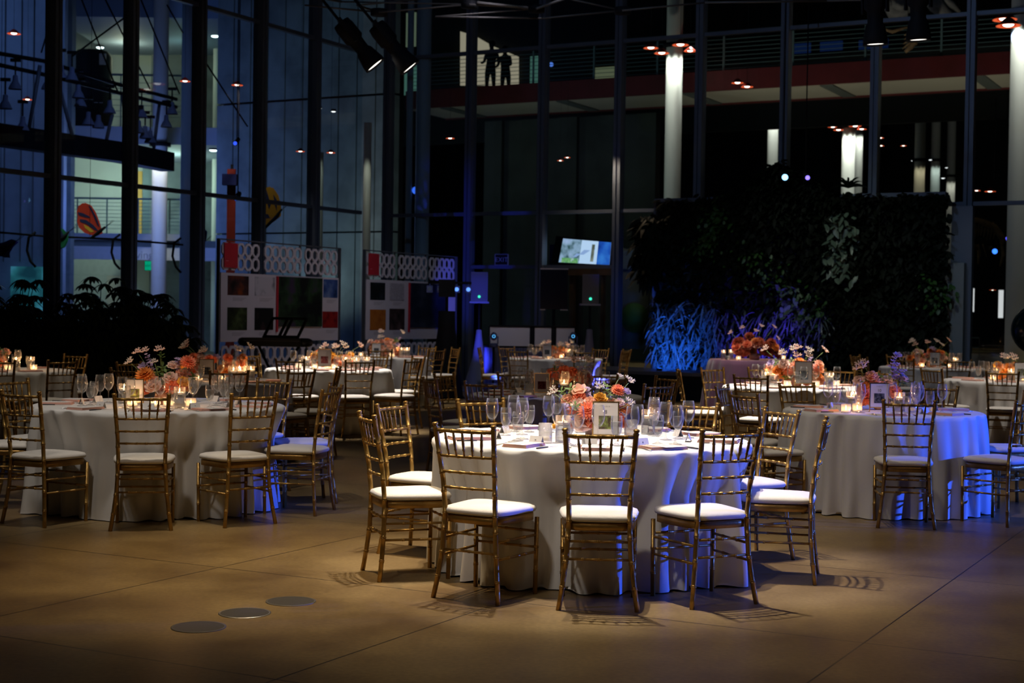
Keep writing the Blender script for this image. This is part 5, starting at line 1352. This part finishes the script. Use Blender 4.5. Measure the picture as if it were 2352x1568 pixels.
# butterflies on a cable beyond the left glass
tag(tubeobj('display_cable', path([(-20, 532), (100, 542), (265, 549), (420, 562)], (25, 26, 27.2, 28.4)), .02, M_dark), 'black cable carrying the butterflies beyond the left glass', 'cable')
for i, (x, y, Y) in enumerate(((68, 575, 25.8), (262, 580, 27.1), (402, 588, 28.2))):
    tag(tubeobj('curved_arm', [at(x + 14, y - 42, Y), at(x - 2, y - 30, Y), at(x - 6, y, Y), at(x + 2, y + 25, Y), at(x + 14, y + 38, Y)], .022, M_dark), '%s black curved arm below the butterfly cable' % ['left', 'middle', 'right'][i], 'bracket', 'curved arms of the cable')
def butterfly(lab, Y, outline, bands, body, mw, dy=.05):
    c = at(*body[0], Y); e = empty('paper_butterfly', c, 0, lab, 'butterfly', 'big butterflies beyond the left glass')
    def poly(parent, name, pts, y, mt, th=.008):
        ps = [at(x, yy, Y) - c for x, yy in pts]; n_ = len(ps); m = MB()
        def lf(p): return Vector((p.x, y + .35 * abs(p.z), p.z)) if dy else p
        vs = [Vector((p.x, y, p.z)) for p in ps]; vs2 = [v + Vector((0, th, 0)) for v in vs]
        m.add(vs + vs2, [tuple(range(n_)), tuple(range(2 * n_ - 1, n_ - 1, -1))] + [(k, n_ + k, n_ + (k + 1) % n_, (k + 1) % n_) for k in range(n_)]); return m.build(name, mt, parent)
    w = poly(e, 'wing', outline, 0, mw); 
    for pts, mt in bands: poly(w, 'wing_band', pts, -.006, mt, .005)
    w2 = poly(e, 'wing', outline, dy, mw); w2.rotation_euler = (0, R_(4), R_(14))
    m = MB(); m.tube([at(x, y, Y) - c for x, y in body], [.012, .028, .03, .018][:len(body)] if len(body) == 4 else .022, 8); bd = m.build('body', M_dark, e)
    h = at(*body[-1], Y) - c
    tubeobj('hanging_wire', [(0, 0, 0), (0, 0, 17.6 - c.z)], .004, M_dark, e, 5)
    for s in (-1, 1): tubeobj('antenna', [h, h + Vector((.08, s * .03, .06)), h + Vector((.14, s * .05, .12))], .004, M_dark, bd, 5)
mo = mat('wing_red', (.62, .05, .015), .6); mb_ = mat('wing_navy', (.015, .02, .08), .6); my = mat('wing_yellow', (.70, .42, .02), .6)
butterfly('large red butterfly with navy and yellow bands beyond the left glass', 26.6, [(176, 486), (180, 473), (190, 466), (204, 471), (215, 486), (225, 507), (234, 533), (222, 540), (206, 539), (192, 533), (181, 522), (177, 508), (179, 497)],
          [([(178, 487), (190, 489), (204, 496), (208, 501), (196, 499), (181, 494)], mb_), ([(183, 503), (198, 505), (214, 516), (228, 532), (216, 527), (200, 515), (184, 509)], mb_), ([(192, 515), (204, 521), (216, 532), (208, 533), (196, 524)], my), ([(203, 472), (210, 477), (222, 500), (229, 522), (224, 518), (213, 492)], mb_)],
          [(206, 548), (218, 540), (232, 529), (242, 521)], mo)
butterfly('amber butterfly with dark veins above the left display board', 29.2, [(597, 478), (600, 450), (608, 432), (620, 428), (634, 445), (642, 470), (643, 492), (630, 505), (618, 515), (608, 522), (598, 505), (596, 490)],
          [([(606, 440), (612, 436), (622, 470), (618, 480)], mb_), ([(600, 490), (616, 492), (620, 500), (604, 500)], mb_), ([(628, 446), (636, 460), (636, 484), (631, 470)], mb_)], [(604, 530), (614, 518), (632, 500), (648, 480)], mat('wing_amber', (.60, .26, .01), .6))
butterfly('green butterfly half behind the leftmost thick mullion', 26.0, [(118, 545), (126, 530), (142, 524), (154, 535), (154, 550), (148, 566), (134, 572), (120, 578), (116, 560)],
          [([(128, 536), (142, 530), (148, 545), (136, 552)], mb_)], [(120, 560), (132, 554), (146, 545), (158, 532)], mat('wing_green', (.01, .16, .06), .6))
butterfly('violet butterfly at the far left edge', 25.4, [(-8, 560), (8, 556), (26, 549), (38, 552), (26, 566), (20, 580), (22, 590), (8, 590), (-8, 585)],
          [([(0, 566), (16, 560), (12, 572), (2, 576)], mb_)], [(0, 588), (10, 578), (20, 568), (34, 556)], mat('wing_violet', (.05, .03, .40), .6))
butterfly('small blue butterfly peeping beside the mullion left of the display board', 28.6, [(458, 552), (460, 530), (466, 522), (473, 530), (473, 546), (468, 560), (461, 562)],
          [([(460, 540), (466, 536), (466, 548), (461, 550)], mat('wing_teal', (.0, .3, .3), .6))], [(458, 572), (462, 566), (466, 560), (468, 556)], mat('wing_blue', (.02, .06, .45), .6))

# wall screen, timber frame and posters behind the right glass
M_wood = mat('kiosk_timber', (.16, .075, .025), .6, noise=.4, nscale=6)
tl, tr_, br_, bl_ = at(1294, 547.6, 30.9), at(1404, 556.7, 30.3), at(1400, 608.4, 30.3), at(1283.5, 602, 30.9)
e = empty('wall_screen', (bl_ + br_) / 2, 0, 'tilted television behind the glass showing white, pale and blue pictures', 'television'); c = Vector(e.location)
nrm = (tr_ - tl).cross(bl_ - tl).normalized()
if nrm.y > 0: nrm = -nrm
def tvq(u0, u1, v0, v1, off, mt, name, parent, th=.004):
    def P(u, v): return tl.lerp(tr_, u).lerp(bl_.lerp(br_, u), v) - c + nrm * off
    q = [P(u0, v0), P(u1, v0), P(u1, v1), P(u0, v1)]; m = MB(); m.add(q + [x - nrm * th for x in q], [(0, 1, 2, 3), (7, 6, 5, 4), (0, 4, 5, 1), (1, 5, 6, 2), (2, 6, 7, 3), (3, 7, 4, 0)]); return m.build(name, mt, parent)
tvq(-.16, 1.06, -.07, 1.07, 0, M_dark, 'case', e, .07)
sc = tvq(0, 1, 0, 1, .006, emit('screen_pale', (.42, .58, .95), .75), 'screen', e)
tvq(.0, .40, 0, 1, .0085, epic('pic_fern', [(.05, .12, .12), (.35, .5, .65), (.5, .62, .9)], .8, 6), 'picture', sc, .002)
tvq(.05, .38, .80, 1, .010, epic('pic_green', [(.7, .85, .8), (.15, .5, .15), (.4, .7, .3)], .7, 9), 'picture', sc, .002)
tvq(.40, .745, 0, 1, .0085, emit('pic_white', (.62, .78, 1), .95), 'picture', sc, .002)
tvq(.62, .68, .15, .9, .010, epic('pic_twig', [(.1, .12, .08), (.5, .5, .4)], .6, 8), 'picture', sc, .002)
tvq(.745, 1, 0, 1, .0085, epic('pic_sea', [(.01, .05, .30), (.02, .12, .6), (.05, .25, .8)], .8, 4), 'picture', sc, .002)
e = empty('timber_kiosk'); tag(e, 'brown timber frame below the tilted television behind the glass', 'frame')
def pbox(x0, x1, y0, y1, b, name, mt, parent, d=.12):
    p0, p1 = atb(x0, y1, b), atb(x1, y0, b); m = MB(); abbox(m, acoord(p0), acoord(p1), b, b + d, max(0, p0.z), p1.z); return m.build(name, mt, parent)
pbox(1262, 1412, 611, 632, 27.6, 'beam', M_wood, e, .25); pbox(1304, 1317, 632, 900, 27.7, 'post', M_wood, e); pbox(1376, 1386, 632, 900, 27.7, 'post', M_wood, e)
pbox(1262, 1412, 560, 611, 29.4, 'back_board', M_dark, e)
e = empty('poster_panel'); tag(e, 'poster with green disc behind the glass left of the living wall', 'poster')
pbox(1424, 1492, 570, 800, 27.9, 'sheet', mat('poster_dull', (.11, .12, .09), .8), e, .03)
pbox(1426, 1490, 575, 618, 27.86, 'title_panel', mat('poster_pale', (.13, .17, .15), .8), e, .03)
p = atb(1458, 730, 27.84); m = MB(); m.lathe([(.30, 0), (.30, .02), (.001, .02)], 40, cap0=True, mtx=Matrix.Translation(p) @ RM @ Matrix.Rotation(pi / 2, 4, 'X')); m.build('green_disc', mat('disc_green', (.07, .18, .02), .7), e)
# low door frame at right
e = empty('door_rail', (0, 0, 0)); tag(e, 'thin grey rectangular rail frame low beyond the right glass', 'railing')
pbox(2220, 2248, 774, 777, 30, 'rail', mat('rail_pale', (.25, .26, .24), .5), e, .04); pbox(2245, 2249, 776, 1000, 30, 'rail_post', mat('rail_pale', (.25, .26, .24), .5), e, .04); pbox(2220, 2246, 797, 799, 30, 'rail', mat('rail_pale', (.25, .26, .24), .5), e, .04)

# ------------------------------------------------------------------ skeletons hung beyond the right glass
spot('skeleton_fill', (6.6, 30.2, 5.0), at(2095, 40, 33.5), 150, 50, (1, .85, .7), .8, .1)  # fill added to make the upper bones visible
spot('kiosk_fill', (1.6, 28.9, 4.6), (2.2, 28.9, 1.5), 45, 130, (1, .75, .5), .8, .1)  # warm fill added for the timber frame and poster
M_bone = mat('bone', (.24, .15, .065), .8, noise=.4, nscale=8)
M_bone2 = mat('grey_bone', (.26, .25, .22), .8, noise=.3, nscale=8)
def skel(lab, Y, strokes, mt=M_bone, name='hanging_skeleton'):
    c = at(strokes[0][1][0][0], strokes[0][1][0][1], Y); e = empty(name, c, 0, lab, 'skeleton', 'skeletons beyond the right glass')
    for nm, pts, r in strokes:
        ps = [at(x, y, Y) - c + Vector((0, .05 * math.sin(i * 1.7 + x), 0)) for i, (x, y) in enumerate(pts)]
        k = len(ps); rr = [r * (1 - .55 * abs(2 * i / (k - 1) - .8)) for i in range(k)]; m = MB(); m.tube(ps, rr, 7); m.build(nm, mt, e)
    tubeobj('hanging_wire', [(0, 0, 0), (0, 0, 17.6 - c.z)], .006, M_dark, e, 5)
    return e
skel('brown flipper skeleton hanging between the right pair of spotlights', 33, [('flipper', [(2085, 62), (2100, 66), (2104, 80), (2100, 95), (2092, 108), (2080, 119)], .11)] +
     [('finger_bone', [(2098, 70 + 6 * k), (2088, 76 + 8 * k), (2076 - k, 82 + 10 * k)], .035) for k in range(4)] + [('finger_bone', [(2103, 90), (2106, 103)], .03), ('arm_bone', [(2030, 66), (2050, 73), (2070, 66), (2090, 60)], .05)])
skel('grey jaw and ribs of a great skeleton cut by the top edge', 34, [('jaw', [(2030, -8), (2040, 12), (2052, 30), (2075, 30), (2092, 15), (2096, -8)], .16), ('jaw_plate', [(2060, -12), (2066, 10), (2072, 32)], .30)] +
     [('tooth', [(2048 + 9 * k, 28), (2046 + 9 * k, 46)], .04) for k in range(5)] + [('flank', [(2125, -10), (2150, 10), (2172, 30), (2186, 37)], .20), ('flank', [(2160, -10), (2185, 10), (2205, 28)], .10)], M_bone2)
rd = random.Random(4)
skel('brown hanging skeleton with ribs and legs beyond the right glass', 42, [('spine', [(2222, 512), (2240, 505), (2262, 512), (2285, 520), (2300, 535), (2310, 555)], .10), ('skull', [(2222, 555), (2232, 566), (2248, 572)], .13)] +
     [('rib', [(2226 + 7 * k, 510), (2228 + 7 * k, 528), (2225 + 7 * k, 545 + rd.uniform(-5, 8))], .045) for k in range(9)] + [('leg_bone', [(2246, 560), (2250, 580), (2248, 606)], .06), ('leg_bone', [(2258, 560), (2268, 590)], .04), ('leg_bone', [(2302, 560), (2304, 585), (2298, 612)], .06), ('hip_bone', [(2285, 530), (2302, 548), (2300, 565)], .10)])

# ------------------------------------------------------------------ the rig inside the room: pipes and theatre spotlights
M_pipe = mat('rig_pipe', (.12, .11, .10), .5, .3)
e = empty('overhead_truss'); tag(e, 'thin black space-frame pipes running along the top edge', 'truss')
nodes = {'a': (730, -6), 'b': (785, 4), 'c': (820, 12), 'd': (965, -2), 'e': (1078, 10), 'f': (1096, 6), 'g': (1232, 20), 'h': (1300, -4), 'i': (1000, 38), 'j': (1246, 42), 'k': (1430, 24), 'l': (870, 28), 'm': (1620, 6), 'n': (700, 12), 'o': (1900, 2), 'p': (2352, -10)}
for u, v, r in (('a', 'b', .018), ('c', 'd', .014), ('f', 'g', .022), ('g', 'h', .02), ('i', 'g', .012), ('i', 'j', .014), ('j', 'k', .014), ('n', 'l', .014), ('l', 'e', .014), ('e', 'g', .014), ('c', 'l', .016), ('k', 'm', .014), ('b', 'e', .012), ('h', 'k', .012), ('m', 'o', .016), ('o', 'p', .016)):
    tubeobj('pipe', [at(*nodes[u], 21.5), at(*nodes[v], 21.9)], r, M_pipe, e)
for k in ('e', 'g', 'l', 'k'):
    p = at(*nodes[k], 21.7); m = MB(); m.lathe([(.001, -.06), (.12, -.05), (.12, .04), (.001, .06)], 14, o=p); m.build('node', M_dark, e)
def theatre():
    """body along local -Z, lens at the bottom end"""
    e = empty('theatre_spotlight'); e['category'] = 'spotlight'
    m = MB(); m.lathe([(.001, .36), (.12, .34), (.135, .26), (.135, .06), (.10, .02), (.095, -.12), (.12, -.16), (.155, -.34), (.155, -.40), (.147, -.40), (.145, -.30), (.001, -.28)], 24); m.build('barrel', M_dark, e)
    m = MB(); m.lathe([(.143, -.375), (.132, -.36), (.001, -.355)], 28); m.build('lens', emit('lens_rim_glint', (1, .93, .85), 2.2), e)  # glow painted on the lens for the light caught on the rim
    for s in (-1, 1):
        m = MB(); m.box(s * .17 - .012, s * .17 + .012, -.03, .03, .0, .38); m.build('yoke_arm', M_dark, e)
    m = MB(); m.box(-.18, .18, -.03, .03, .36, .385); m.tube([(0, 0, .38), (0, 0, .9)], .02, 6); m.build('yoke_top', M_dark, e)
    return reg(e)
P_th = theatre()
def aim(o, d): o.rotation_euler = (-Vector(d)).to_track_quat('Z', 'Y').to_euler()
for i, (x, y, d, w_) in enumerate(((820, 98, (.50, .03, -.60), 'left'), (900, 104, (.46, .03, -.55), 'right'))):
    o = inst(P_th, at(x, y, 20.5), 0, '%s of the two black spotlights hanging tilted at upper left centre' % w_, 'black theatre spotlights', 1.0); aim(o, d)
for i, (x, y, w_) in enumerate(((2010, 30, 'left'), (2109, 20, 'right'))):
    o = inst(P_th, at(x, y, 19.0), 0, '%s of the two black spotlights hanging at the top right' % w_, 'black theatre spotlights', 1.0); aim(o, (.04, .045, -.99))
